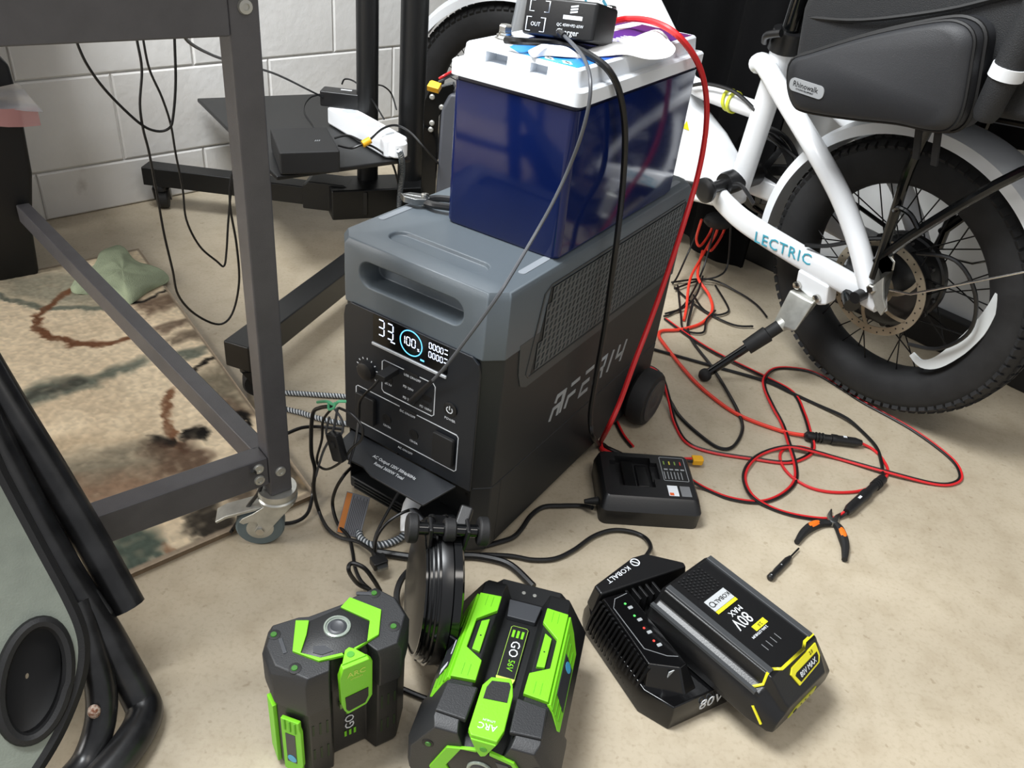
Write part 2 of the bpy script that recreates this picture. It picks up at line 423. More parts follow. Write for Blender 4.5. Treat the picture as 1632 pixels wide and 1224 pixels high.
# ================================================================ rug
RC = G(503, 793, .0); E1 = G(211, 921, .0)-RC; E2 = G(270, 468, .0)-RC; E1 /= np.linalg.norm(E1); E2 /= np.linalg.norm(E2)
RM = np.linalg.inv(np.array([[E1[0], E2[0]], [E1[1], E2[1]]]))
def rugc(x, y):
    p = (G(x, y, .008)-RC)[:2]; return RM @ p
def build_rug():
    LA, LB, st = 1.25, .95, .0035
    na, nb = int(LA/st), int(LB/st)
    A, Bq = np.meshgrid(np.linspace(0, LA, na), np.linspace(0, LB, nb), indexing='ij')
    def vnoise(sc, seed):
        rs = np.random.RandomState(seed); n = int(max(LA, LB)*sc)+3; g = rs.rand(n, n)
        x, y = A*sc, Bq*sc; xi, yi = x.astype(int), y.astype(int); fx, fy = x-xi, y-yi; fx = fx*fx*(3-2*fx); fy = fy*fy*(3-2*fy)
        return (g[xi, yi]*(1-fx)+g[xi+1, yi]*fx)*(1-fy)+(g[xi, yi+1]*(1-fx)+g[xi+1, yi+1]*fx)*fy
    n1, n2, n3, n4 = vnoise(9, 1), vnoise(30, 2), vnoise(90, 3), vnoise(200, 4)
    col = np.zeros(A.shape+(3,)); base = V((226, 208, 178)); tan = V((182, 160, 132))
    t = np.clip((n1*.6+n2*.4-.35)*1.6, 0, 1)[..., None]; col[:] = base*(1-t*.45)+tan*t*.45
    ja = A+(n2-.5)*.022+(n3-.5)*.012+(n4-.5)*.006; jb = Bq+(n1-.5)*.012+(vnoise(34, 8)-.5)*.02+(n3-.5)*.01
    def blend(mask, c): col[:] = col*(1-mask[..., None])+V(c)*mask[..., None]
    def seg(px, w, c, op=1., soft=.006):
        p = [rugc(*q) for q in px]; d = np.full(A.shape, 9.)
        for i in range(len(p)-1):
            ax, bx = p[i], p[i+1]; ab = bx-ax; tt = np.clip(((ja-ax[0])*ab[0]+(jb-ax[1])*ab[1])/max(ab @ ab, 1e-9), 0, 1)
            d = np.minimum(d, np.hypot(ja-ax[0]-tt*ab[0], jb-ax[1]-tt*ab[1]))
        blend(op*np.clip((w/2-d)/soft+.5, 0, 1)*np.clip(.72+n3*.6, 0, 1), c)
    def poly(px, c, op=1., soft=.008):
        p = [rugc(*q) for q in px]; ins = np.zeros(A.shape, bool); d = np.full(A.shape, 9.)
        for i in range(len(p)):
            a, b = p[i-1], p[i]
            cnd = ((a[1] > jb) != (b[1] > jb)); xx = (b[0]-a[0])*(jb-a[1])/((b[1]-a[1]) or 1e-9)+a[0]
            ins ^= cnd & (ja < xx)
            ab = b-a; tt = np.clip(((ja-a[0])*ab[0]+(jb-a[1])*ab[1])/max(ab @ ab, 1e-9), 0, 1)
            d = np.minimum(d, np.hypot(ja-a[0]-tt*ab[0], jb-a[1]-tt*ab[1]))
        sd = np.where(ins, d, -d); blend(op*np.clip(sd/soft+.5, 0, 1)*np.clip(.68+n3*.6, 0, 1), c)
    GR, BR, DK, DB = (96, 102, 92), (112, 76, 54), (30, 28, 26), (84, 66, 54)
    poly([(0, 440), (120, 432), (180, 460), (150, 492), (60, 484), (0, 470)], GR, .55, .05)
    seg([(0, 474), (44, 487), (88, 493), (165, 489)], .016, GR, .85)
    seg([(115, 463), (84, 486), (66, 507), (64, 520), (88, 538), (132, 549), (170, 548), (203, 542)], .018, BR)
    poly([(18, 628), (88, 606), (140, 596), (235, 572), (240, 582), (150, 612), (90, 632), (40, 646)], GR, .9, .02)
    seg([(20, 636), (88, 618), (132, 604)], .012, DK, .45, .012)
    poly([(215, 478), (285, 468), (296, 486), (230, 506)], DB, .75, .02)
    seg([(206, 483), (266, 465)], .010, DK)
    poly([(244, 524), (300, 510), (314, 518), (258, 534)], (92, 76, 64), .8, .015)
    poly([(262, 540), (318, 528), (330, 536), (276, 550)], (92, 80, 68), .8, .015)
    poly([(276, 562), (338, 550), (344, 556), (300, 576)], GR, .9, .012)
    seg([(303, 594), (330, 575), (359, 567)], .010, DK)
    poly([(305, 600), (360, 580), (394, 640), (392, 660), (330, 640)], (100, 94, 80), .8, .04)
    poly([(330, 634), (394, 650), (400, 668), (350, 670)], DB, .7, .03)
    seg([(276, 622), (266, 650), (265, 668), (276, 692), (294, 720)], .016, BR, .9)
    poly([(372, 660), (386, 656), (414, 695), (402, 704)], DK, 1)
    poly([(230, 702), (284, 696), (290, 710), (240, 720)], DK, 1)
    poly([(290, 686), (322, 678), (338, 698), (300, 704)], DK, 1)
    poly([(222, 712), (300, 700), (345, 722), (330, 752), (250, 760)], DB, .85, .02)
    poly([(60, 734), (230, 706), (250, 758), (110, 790), (80, 770)], (110, 104, 90), .8, .04)
    poly([(95, 772), (250, 746), (290, 790), (140, 830)], (118, 92, 74), .75, .04)
    poly([(40, 700), (160, 690), (210, 702), (80, 726)], (176, 156, 128), .6, .03)
    poly([(150, 880), (170, 850), (215, 838), (258, 860), (250, 895), (200, 925), (160, 925)], (74, 86, 78), .95, .02)
    poly([(255, 862), (282, 880), (278, 895), (252, 898), (262, 880)], BR, .9, .01)
    poly([(290, 820), (340, 800), (372, 830), (372, 850), (320, 868)], DK, .85, .015)
    poly([(330, 770), (420, 740), (470, 730), (470, 775), (380, 812)], (64, 54, 46), .75, .03)
    seg([(455, 690), (475, 742), (492, 770)], .03, DK, .8, .02)
    poly([(462, 705), (500, 698), (510, 725), (480, 735)], (176, 152, 118), .9, .01)
    poly([(468, 742), (500, 735), (505, 760), (490, 772)], (164, 140, 108), .9, .01)
    col *= (1+(n4-.5)*.16+(n3-.5)*.07)[..., None]
    edge = (np.minimum(A, LA-A) < .004) | (np.minimum(Bq, LB-Bq) < .010)
    col[edge] = V((150, 136, 118))*(1+(n4[edge]-.5)*.12)[:, None]
    Z = .0085+(n4-.5)*.0012+(n3-.5)*.0004; Z[edge] = .0075
    X = RC[0]+A*E1[0]+Bq*E2[0]; Y = RC[1]+A*E1[1]+Bq*E2[1]
    vs = np.stack([X, Y, Z], -1).reshape(-1, 3); idx = np.arange(na*nb).reshape(na, nb)
    q = np.stack([idx[:-1, :-1], idx[:-1, 1:], idx[1:, 1:], idx[1:, :-1]], -1).reshape(-1, 4)
    rim = np.concatenate([idx[:, 0], idx[-1, 1:], idx[-2::-1, -1], idx[0, -2:0:-1]]); n0 = len(vs)
    low = vs[rim].copy(); low[:, 2] = .0002
    fs = q.tolist(); m = len(rim)
    for i in range(m): fs.append([int(rim[i]), n0+i, n0+(i+1) % m, int(rim[(i+1) % m])])
    me = bpy.data.meshes.new('rug'); me.from_pydata(np.concatenate([vs, low]).tolist(), [], fs); me.update()
    lc = np.array([lin((1, 1, 1))]); cc = np.clip(np.concatenate([col.reshape(-1, 3), np.tile(V((140, 120, 98)), (m, 1))])/255, 0, 1)
    cl = np.where(cc <= .04045, cc/12.92, ((cc+.055)/1.055)**2.4)
    at = me.color_attributes.new('pile', 'FLOAT_COLOR', 'POINT'); at.data.foreach_set('color', np.concatenate([cl, np.ones((len(cl), 1))], 1).ravel().astype(np.float32))
    for p in me.polygons: p.use_smooth = True
    mt = bpy.data.materials.new('rug_pile'); mt.use_nodes = True; nt = mt.node_tree; b = nt.nodes['Principled BSDF']
    an = nt.nodes.new('ShaderNodeVertexColor'); an.layer_name = 'pile'; nt.links.new(an.outputs[0], b.inputs['Base Color'])
    b.inputs['Roughness'].default_value = 1; b.inputs['Specular IOR Level'].default_value = .1
    me.materials.append(mt); o = bpy.data.objects.new('rug', me); COL.objects.link(o); return o
rug = build_rug(); tag(rug, 'beige rug with brown rings, grey bands and black blocks under the grey table', 'rug')

# crumpled green cloth on the rug corner
def cloth():
    out = [(112, 458), (122, 440), (150, 425), (160, 400), (182, 391), (200, 397), (215, 412), (240, 424), (268, 438), (262, 450), (236, 463), (208, 482), (196, 473), (170, 463), (140, 466), (120, 466)]
    o = [G(x, y, .014) for x, y in smooth([(a, b) for a, b in out], 4, True)]
    c = G(195, 432, .03); n = len(o); mb = MB(); rings = []
    ks = [1, .97, .86, .7, .52, .34, .17, .05]; hs = [0, .005, .011, .014, .019, .022, .024, .025]
    rings.append([(p[0], p[1], .0108) for p in o])
    for k, hh in zip(ks, hs):
        rings.append([(c[0]+(p[0]-c[0])*k, c[1]+(p[1]-c[1])*k, .012+hh*(.85+.4*k*math.sin(i*.42+k*5)*math.sin(i*.17+1.3))+.004*k*math.sin(i*.6+k*9)) for i, p in enumerate(o)])
    mb.loft(rings); return mb
tag(cloth().build('cleaning_cloth', MATS['cloth_green'], ang=60, origin=G(195, 440, .01)), 'crumpled pale green cloth lying on the rug', 'cloth')

# ================================================================ power station
SY = -.527; SW, SD, SH = .2623, .5647, .4323
SX = V((math.cos(SY), math.sin(SY), 0)); SYV = V((-math.sin(SY), math.cos(SY), 0))
SO = V((-.1349, .8879, 0)); SM = yaw(SO, SY)
def sw(x, y, z): return SO+SX*x+SYV*y+V((0, 0, z))            # station local -> world
def sfront(px, py, dy=0.0): return PL(px, py, SO+SYV*dy, SYV)
def sside(px, py, dx=0.0): return PL(px, py, SO+SX*(SW/2+dx), SX)
def oct_(hw, y0, y1, c): return [(-hw+c, y0), (hw-c, y0), (hw, y0+c), (hw, y1-c), (hw-c, y1), (-hw+c, y1), (-hw, y1-c), (-hw, y0+c)]
st = thing('power_station', 'grey and black portable power station with lit display, under the blue battery', 'power station', SM)
hw = SW/2
b = MB()
b.prism(oct_(hw-.001, .002, SD-.002, .021), .132, .345)
b.prism([(-hw+.001, .045), (hw-.001, .045), (hw-.001, SD-.022), (hw-.022, SD-.002), (-hw+.022, SD-.002), (-hw+.001, SD-.022)], .014, .1325)
b.prism([(hw-.022, .002), (hw-.001, .023), (hw-.001, .046), (hw-.022, .046)], .014, .1325)
b.prism([(-hw+.022, .002), (-hw+.022, .046), (-hw+.001, .046), (-hw+.001, .023)], .014, .1325)
b.box(-hw+.021, hw-.021, .002, .046, .014, .034)
b.build('body', MATS['station_black'], st, bevel=.0025)
MB().box(-hw+.02, hw-.02, .03, SD-.03, 0, .0141).build('base', MATS['deep_black'], st)
# ribs along the base front
rb = MB()
for k in range(3): rb.box(-.1, .1, -.001, .003, .017+.006*k, .0195+.006*k)
rb.build('base_ribs', MATS['station_black'], st)
# grey top shell with grip slot and tray
lid = MB().loft([[(x, y, .338) for x, y in oct_(hw, 0, SD, .02)], [(x, y, SH-.012) for x, y in oct_(hw, 0, SD, .02)],
                 [(x, y, SH-.004) for x, y in oct_(hw-.004, .004, SD-.004, .019)], [(x, y, SH) for x, y in oct_(hw-.013, .013, SD-.013, .016)]]).build('top_shell', MATS['station_grey'], st)
pill = rrect(-.088, .080, .370, .407, .0175, 8)
slot = rrect(-.073, .078, .029, .062, .0155, 8)
cut(lid, MB().loft([[(x, .03, z) for x, z in rrect(-.080, .072, .374, .400, .0125, 8)], [(x, .006, z) for x, z in rrect(-.084, .076, .372, .404, .0155, 8)], [(x, -.002, z) for x, z in pill]]),
    MB().loft([[(x, y, SH-.005) for x, y in rrect(-.070, .075, .032, .059, .013, 8)], [(x, y, SH+.002) for x, y in slot]]))
lid.modifiers.new('bevel', 'BEVEL'); bv = lid.modifiers['bevel']; bv.width = .0016; bv.segments = 2; bv.limit_method = 'ANGLE'; bv.angle_limit = math.radians(38); bv.harden_normals = True
# rubber strips on the top
for sx in (-1, 1):
    MB().prism(rrect(sx*.111-.005, sx*.111+.005, .066, .130, .0045), SH-.0002, SH+.0006).build('grip_strip', mat('strip_grey', (128, 134, 140), .5), st)
    MB().prism(rrect(sx*.111-.005, sx*.111+.005, .47, .53, .0045), SH-.0002, SH+.0006).build('grip_strip', MATS['strip_grey'], st)
# side shells with perforated grilles
for sx in (-1, 1):
    FMx = SIDE if sx > 0 else Matrix(((0, 0, -1, 0), (1, 0, 0, 0), (0, 1, 0, 0), (0, 0, 0, 1)))
    M0 = T((sx*hw, 0, 0)) @ FMx
    pan = [(.052, .345), (.056, .30), (.064, .278), (.078, .270), (.543, .270), (.545, .345)]
    MB().prism(pan, -.003, .0004, M0).build('side_shell', MATS['station_grille'], st)
    fr = [(.074, .292), (.082, .284), (.528, .282), (.533, .290), (.531, .402), (.524, .408), (.112, .408), (.098, .400)]
    sg = MB(); sg.ribbon(fr, .0022, 0, .0014, M0, closed=True)
    sg.build('grille_rim', mat('rim_dark', (56, 59, 60), .5), st)
    g = MB(); back = MB(); fan = MB()
    cy, czz = .0112, .0104
    for i in range(38):
        for j in range(11):
            y0 = .094+i*cy; z0 = .289+j*czz
            if y0 < .086+(z0-.285)*.21 or y0+cy > .528: continue
            o = [(y0, z0), (y0+cy, z0), (y0+cy, z0+czz), (y0, z0+czz)]
            mx, mz = y0+cy/2, z0+czz/2; shx = .0012
            inn = [(mx-.0034-shx, mz-.0040), (mx+.0024-shx, mz-.0040), (mx+.0034+shx, mz+.0040), (mx-.0024+shx, mz+.0040)]
            g.add([(*p, .0018) for p in o]+[(*p, .0018) for p in inn]+[(*p, .0005) for p in inn],
                  [(0, 1, 5, 4), (1, 2, 6, 5), (2, 3, 7, 6), (3, 0, 4, 7), (4, 5, 9, 8), (5, 6, 10, 9), (6, 7, 11, 10), (7, 4, 8, 11)], M0)
    go = g.build('grille', mat('grille_grey', (78, 82, 83), .5), st); go['kind'] = 'stuff'
    MB().prism([(.086, .286), (.526, .285), (.526, .404), (.112, .404)], .0002, .0006, M0).build('grille_back', mat('grille_back', (30, 32, 33), .6), st)
    for fy in (.212, .405):
        MB().prism(circ(fy, .343, .046, 28), .0006, .0008, M0).build('fan_opening', MATS['deep_black'], st)
# brand lettering on the right side
LT = {'A': [[(0, 0), (.10, .42), (.62, .42)], [(.14, .62), (.22, 1), (.80, 1), (.86, .62), (.90, 0)]][0:0] or [[(0, 0), (.12, .5), (.62, .5), (.62, 0)], [(.17, .74), (.25, 1), (.86, 1), (.86, 0)]],
      'F': [[(0, 0), (.1, .5), (.72, .5)], [(.14, 1), (.9, 1)]], 'E': [[(.78, 0), (0, 0), (.1, .5), (.72, .5)], [(.14, 1), (.9, 1)]],
      'R': [[(0, 0), (.12, .5), (.7, .5), (.76, 0)], [(.16, 1), (.86, 1), (.80, .5)]], 'I': [[(.1, 0), (.28, 1)]], 'Y': [[(.1, 1), (.05, .42), (.66, .42)], [(.80, 1), (.62, 0)]]}
tx = MB(); x = .164
for ch, wd_ in zip('AFERIY', (.036, .036, .036, .036, .020, .036)):
    for s_ in LT[ch]: tx.ribbon([(x+p[0]*.034+p[1]*.006, .165+p[1]*.037) for p in s_], .0062, 0, .0006, T((hw-.001, 0, 0)) @ SIDE)
    x += wd_+.0075
tx.build('brand_lettering', MATS['print_grey'], st)
# front fascia
fas = MB().prism([(-.112, .132), (.112, .132), (.112, .318), (.1085, .333), (.099, .3405), (-.099, .3405), (-.1085, .333), (-.112, .318)], -.0006, .0035, FRONT).build('front_panel', MATS['panel_black'], st, bevel=.001)
P0 = T((0, -.0036, 0)) @ FRONT                                    # face of the fascia
dsp = MB().prism(rrect(-.0595, .0635, .2985, .3395, .002), 0, .0006, P0).build('display', MATS['gloss_black'], st)
SEG = {'a': ((0, 1), (1, 1)), 'b': ((1, 1), (1, .5)), 'c': ((1, .5), (1, 0)), 'd': ((0, 0), (1, 0)), 'e': ((0, 0), (0, .5)), 'f': ((0, .5), (0, 1)), 'g': ((0, .5), (1, .5))}
DIG = {'0': 'abcdef', '1': 'bc', '3': 'abcdg'}
def digits(mb, s, x, z, w, h, th, gap):
    for c in s:
        for k in DIG[c]:
            (ax, ay), (bx_, by_) = SEG[k]; a = V((x+ax*w, z+ay*h)); c2 = V((x+bx_*w, z+by_*h)); d = (c2-a)*.12
            mb.ribbon([a+d, c2-d], th, .0006, .0009, P0)
        x += w+gap
dw = MB(); digits(dw, '33', -.0500, .3125, .0095, .0225, .0014, .0055)
dw.ribbon([(-.029, .3095), (-.022, .3095)], .0015, .0006, .0009, P0)
digits(dw, '100', -.0115, .3165, .0056, .0118, .0010, .0030)
dw.text('%', .0055, P0 @ T((.0165, .3155, .0006)), .0003)
digits(dw, '0000', .0335, .3265, .0038, .0082, .0007, .0022); digits(dw, '0000', .0335, .3135, .0038, .0082, .0007, .0022)
for zz in (.3345, .3285, .3215, .3155): dw.ribbon([(.0578, zz), (.0625, zz)], .0011, .0006, .0009, P0)
dw.build('display_digits', MATS['digit_white'], dsp)
db = MB(); db.ribbon(circ(.0045, .3212, .0178, 40), .0013, .0006, .0009, P0, closed=True); db.ribbon([(.0205, .3035), (.0265, .3035)], .0022, .0006, .0009, P0)
db.build('charge_ring', MATS['digit_blue'], dsp)
MB().box(-.0605, .0630, -.0062, -.0034, .2935, .2975).build('display_lip', MATS['lip_silver'], st, bevel=.0008)
# rotary dial
kn = MB().lathe([(.0135, 0), (.0128, .007), (.0105, .008)], 28, P0 @ T((-.0700, .2475, 0))).build('dial', MATS['plastic_black'], st)
tk = MB()
for k in range(11):
    a = math.radians(-35+25*k); r0, r1 = .0165, .0192
    tk.ribbon([(-.07+r0*math.cos(a), .2475+r0*math.sin(a)), (-.07+r1*math.cos(a), .2475+r1*math.sin(a))], .0014, 0, .0004, P0)
tk.build('dial_marks', MATS['print_white'], st)
ol = MB()
ol.ribbon([(-.006, .2765), (-.040, .2765), (-.0435, .273), (-.0435, .2285), (-.040, .225), (.0425, .225), (.046, .2285), (.046, .2725), (.0425, .2765), (.020, .2765)], .0011, 0, .0004, P0)
ol.ribbon([(-.012, .2145), (-.0875, .2145), (-.0905, .2115), (-.0905, .157), (-.0875, .1535), (.0845, .1535), (.0875, .157), (.0875, .2115), (.0845, .2145), (.016, .2145)], .0011, 0, .0004, P0)
ol.build('outline_print', MATS['print_white'], st)
for (sx_, sz_) in ((-.0705, .184), (.0665, .184)):
    s_ = MB().prism(rrect(sx_-.017, sx_+.017, sz_-.0235, sz_+.0225, .003), 0, .0065, P0).build('socket_cover', MATS['soft_black'], st, bevel=.0015)
for (sx_, sz_) in ((-.0335, .249), (.033, .249)):
    MB().prism(rrect(sx_-.0075, sx_+.0075, sz_-.004, sz_+.004, .001), 0, .0005, P0).build('usb_port', MATS['deep_black'], st)
for (sx_, sz_) in ((.001, .256), (.001, .238), (.031, .238)):
    MB().prism(rrect(sx_-.0055, sx_+.0055, sz_-.002, sz_+.002, .0018), 0, .0005, P0).build('usb_c_port', MATS['deep_black'], st)
for (sx_, sz_) in ((-.034, .183), (.014, .180)):
    MB().lathe([(.0075, 0), (.0075, .001), (.004, .001), (.004, .0005)], 20, P0 @ T((sx_, sz_, 0))).build('dc_port', MATS['deep_black'], st)
pb = MB().lathe([(.0105, 0), (.0105, .0016), (.009, .0022)], 28, P0 @ T((.0720, .2500, 0))).build('power_button', MATS['plastic_black'], st)
ps = MB(); ps.ribbon([(.0720+.0046*math.cos(math.radians(a)), .2500+.0046*math.sin(math.radians(a))) for a in range(125, 416, 15)], .0013, .0022, .0026, P0); ps.ribbon([(.072, .2502), (.072, .2562)], .0013, .0022, .0026, P0)
ps.build('power_symbol', MATS['print_white'], pb)
lt = MB()
for s_, x_, z_, h_ in (('POWER', .072, .2335, .0050), ('USB ON/OFF', .008, .2695, .0050), ('PD 20W', .002, .2505, .0050), ('PD 20W', .002, .2325, .0050), ('PD 100W', .032, .2322, .0050), ('QC 3.0', -.033, .2412, .0042),
                       ('DC ON/OFF', .002, .2085, .0050), ('12V/3A', -.034, .1700, .0046), ('12V/3A', .014, .1668, .0046), ('12V/10A', -.0705, .1575, .0046), ('12V/25A', .0665, .1572, .0046), ('AC ON/OFF', .0, .1445, .0050)):
    lt.text(s_, h_, P0 @ T((x_, z_, 0)), .0004)
lt.build('panel_lettering', MATS['print_white'], st)['kind'] = 'stuff'
for z_ in (.2755, .2140, .1500):
    MB().prism(rrect(-.006, .018, z_-.002, z_+.0022, .0015), 0, .001, P0).build('switch', MATS['soft_black'], st)
# hinged outlet cover, swung up
fl0, fl1 = (.1305, -.004), (.119, -.052)
fp = [(-.100, *fl0), (.090, *fl0), (.072, *fl1), (-.020, *fl1), (-.040, fl1[0]+.0018, fl1[1]+.006), (-.085, fl1[0]+.0012, fl1[1]+.004), (-.1, fl1[0]+.006, fl1[1]+.026)]
fv = [(x, y, z) for x, z, y in fp]
fo = MB().loft([[(x, y, z-.003) for x, y, z in fv], [(x, y, z) for x, y, z in fv]]).build('outlet_cover', MATS['panel_black'], st, bevel=.0008)
fdir = Vector((0, fl0[1]-fl1[1], fl0[0]-fl1[0])).normalized(); fn = Vector((1, 0, 0)).cross(fdir)
FL = Matrix(((1, 0, 0, 0), (0, fdir[1], fn[1], (fl0[1]+fl1[1])/2), (0, fdir[2], fn[2], (fl0[0]+fl1[0])/2), (0, 0, 0, 1)))
ft = MB(); ft.text('AC Output 120V 50Hz/60Hz', .0068, FL @ T((-.002, .004, .0004)), .0004, sx=.95); ft.text('Rated 3600W Total', .0068, FL @ T((-.004, -.005, .0004)), .0004, sx=.95)
ft.build('cover_lettering', MATS['print_white'], fo)
# outlets in the recess
for x_ in (-.07, -.02, .03, .078):
    oo = MB().lathe([(.0185, 0), (.0185, .003), (.0155, .003)], 24, T((x_, .0446, .085)) @ FRONT).build('outlet', MATS['plastic_black'], st)
    hs = MB()
    for dx, dz, w_, h_ in ((-.006, .003, .0018, .008), (.006, .003, .0018, .0065), (0, -.007, .004, .004)): hs.box(x_+dx-w_/2, x_+dx+w_/2, .0408, .0414, .085+dz-h_/2, .085+dz+h_/2)
    hs.build('outlet_slots', MATS['deep_black'], oo)
# rear wheels and pull handle
for sx in (-1, 1):
    Mw = T((sx*(hw+.004), .485, .052)) @ Matrix.Rotation(math.pi/2*sx, 4, 'Y')
    w = MB().lathe([(.03, -.004), (.046, 0), (.052, .006), (.052, .028), (.048, .034), (.041, .036)], 36, Mw).build('wheel', MATS['rubber'], st)
    MB().lathe([(.040, .034), (.040, .0375), (.033, .0385), (.030, .037), (.012, .038), (.008, .040)], 32, Mw).build('wheel_cap', mat('hub_grey', (54, 54, 55), .5), w)
MB().box(-hw+.01, hw-.01, SD-.06, SD+.002, .02, .09).build('axle_housing', MATS['station_black'], st)
ph = MB(); ph.tube(smooth([(-.07, SD+.004, .30), (-.07, SD+.010, .385), (-.05, SD+.012, .40), (.05, SD+.012, .40), (.07, SD+.010, .385), (.07, SD+.004, .30)], 5), .007, 8)
ph.build('pull_handle', MATS['plastic_black'], st)

# ================================================================ blue battery on top
BY = -.5225; BX = V((math.cos(BY), math.sin(BY), 0)); BYV = V((-math.sin(BY), math.cos(BY), 0)); BW, BD, BHL, BHT = .174, .351, .189, .2265
BO = V((.0369, .9345, SH+.0008))-BX*BW/2; BM = yaw(BO, BY)
def bw_(x, y, z): return BO+BX*x+BYV*y+V((0, 0, z))
def bfront(px, py, dy=0.): return PL(px, py, BO+BYV*dy, BYV)
def btop(px, py, z=BHT): return G(px, py, SH+z)
def bside(px, py, dx=0.): return PL(px, py, BO+BX*(BW/2+dx), BX)
bt = thing('lithium_battery', 'large glossy blue battery with white lid standing on the power station', 'battery', BM)
bx0, bx1 = -BW/2, BW/2
bc = MB().loft([[(x, y, 0) for x, y in rrect(bx0+.002, bx1-.002, .002, BD-.002, .010)], [(x, y, .004) for x, y in rrect(bx0, bx1, 0, BD, .011)],
                [(x, y, BHL-.006) for x, y in rrect(bx0, bx1, 0, BD, .009)]]).build('case', MATS['blue_case'], bt, ang=30)
MB().prism(rrect(bx0+.002, bx1-.002, .002, BD-.002, .008), BHL-.0062, BHL+.001).build('case_neck', mat('neck_dark', (14, 20, 52), .3), bt)
g = .004
bl = MB().loft([[(x, y, BHL) for x, y in rrect(bx0-g, bx1+g, -g, BD+g, .008)], [(x, y, BHL+.0155) for x, y in rrect(bx0-g, bx1+g, -g, BD+g, .008)],
                [(x, y, BHL+.0175) for x, y in rrect(bx0-g+.002, bx1+g-.002, -g+.002, BD+g-.002, .007)],
                [(x, y, BHL+.018) for x, y in rrect(bx0+.006, bx1-.006, .006, BD-.006, .006)],
                [(x, y, BHT-.002) for x, y in rrect(bx0+.008, bx1-.008, .008, BD-.008, .006)], [(x, y, BHT) for x, y in rrect(bx0+.010, bx1-.010, .010, BD-.010, .005)]]).build('lid', MATS['lid_white'], bt, ang=25)
cut(bl, MB().box(-.047, -.0165, -.02, .030, .2095, .2215), MB().box(.0155, .0385, -.02, .022, .2105, .2215))
# printed top label
def grad_label():
    m = bpy.data.materials.new('battery_label'); m.use_nodes = True; nt = m.node_tree; p = nt.nodes['Principled BSDF']
    tcn = nt.nodes.new('ShaderNodeTexCoord'); sp = nt.nodes.new('ShaderNodeSeparateXYZ'); nt.links.new(tcn.outputs['Object'], sp.inputs[0])
    r = nt.nodes.new('ShaderNodeValToRGB'); mr = nt.nodes.new('ShaderNodeMapRange'); mr.inputs['From Min'].default_value = .01; mr.inputs['From Max'].default_value = .33
    nt.links.new(sp.outputs['Y'], mr.inputs['Value']); nt.links.new(mr.outputs[0], r.inputs[0])
    e = r.color_ramp.elements; e[0].color = lin((44, 150, 222)); e[1].color = lin((96, 40, 92)); k = e.new(.3); k.color = lin((44, 66, 176)); k = e.new(.6); k.color = lin((72, 44, 136))
    nt.links.new(r.outputs[0], p.inputs['Base Color']); p.inputs['Roughness'].default_value = .35; return m
lb = MB().prism([(-.004, .013), (.0735, .012), (.0735, .335), (-.046, .335), (-.046, .10), (-.03, .03)], BHT, BHT+.0006).build('top_label', grad_label(), bt)
ls = MB()
TB = T((0, 0, BHT+.0006))
ls.text('12V', .018, TB @ T((.052, .17, 0)) @ Rz(math.radians(90)), .0003); ls.text('100Ah', .022, TB @ T((.028, .21, 0)) @ Rz(math.radians(90)), .0003)
for k, q in enumerate(((.008, .024), (.030, .022), (.054, .022))):
    ls.prism(circ(q[0], q[1], .0055, 6), 0, .0003, TB); ls.ribbon([(q[0]-.008, q[1]+.004), (q[0]+.008, q[1]-.003)], .003, 0, .0003, TB)
for k in range(3): ls.ribbon([(.034+.008*k, .05), (.034+.008*k, .088+.004*k)], .003, 0, .0003, TB)
ls.build('label_print', MATS['paper_white'], lb)['kind'] = 'stuff'
MB().prism([(-.02, .20), (-.003, .20), (-.003, .33), (-.02, .33)], BHT+.0006, BHT+.0009).build('label_patch', MATS['paper_white'], lb)
# terminals: bolt, washer, ring lug
for x_, y_ in ((-.0555, .058), (-.052, .325)):
    t_ = MB().lathe([(.013, 0), (.013, .003), (.0105, .003), (.0105, .007), (.008, .007), (.008, .010)], 20, T((x_, y_, BHT-.001))).build('terminal', MATS['chrome'], bt)
    MB().lathe([(.0075, 0), (.0085, .001), (.0085, .007), (.0072, .0085)], 6, T((x_, y_, BHT+.009))).build('terminal_bolt', MATS['chrome'], t_)
# peeled white film lying over the label
def film(px, name, lbl, hgt, wob):
    p = smooth([btop(x, y, BHT+hgt)[:2] for x, y in px], 4, True); n = len(p)
    c = sum(V(q) for q in p)/n; mb = MB(); rings = []
    for k, dz in ((1.0, 0), (.8, .003), (.55, .006), (.3, .004), (.1, .005)):
        rings.append([(c[0]+(q[0]-c[0])*k, c[1]+(q[1]-c[1])*k, SH+BHT+hgt+dz+wob*math.sin(i*.5+k*4)+wob*.7*math.sin(i*.23+1)) for i, q in enumerate(p)])
    mb.loft([[(x, y, z-.0006) for x, y, z in rings[0]]]+rings); 
    o = mb.build(name, MATS['paper_white'], None, ang=70, origin=V((c[0], c[1], SH+BHT+hgt))); return tag(o, lbl, 'plastic film', 'white plastic films')
film([(925, 84), (950, 74), (972, 76), (990, 64), (1015, 55), (1045, 48), (1062, 56), (1068, 66), (1076, 80), (1068, 90), (1035, 91), (1000, 87), (960, 89)], 'plastic_film', 'crumpled white plastic film at the back of the blue battery lid', .0035, .0016)
film([(842, 80), (860, 74), (890, 78), (922, 86), (930, 90), (900, 91), (868, 88), (848, 90)], 'plastic_film', 'small white plastic curl at the front of the blue battery lid', .0032, .0012)
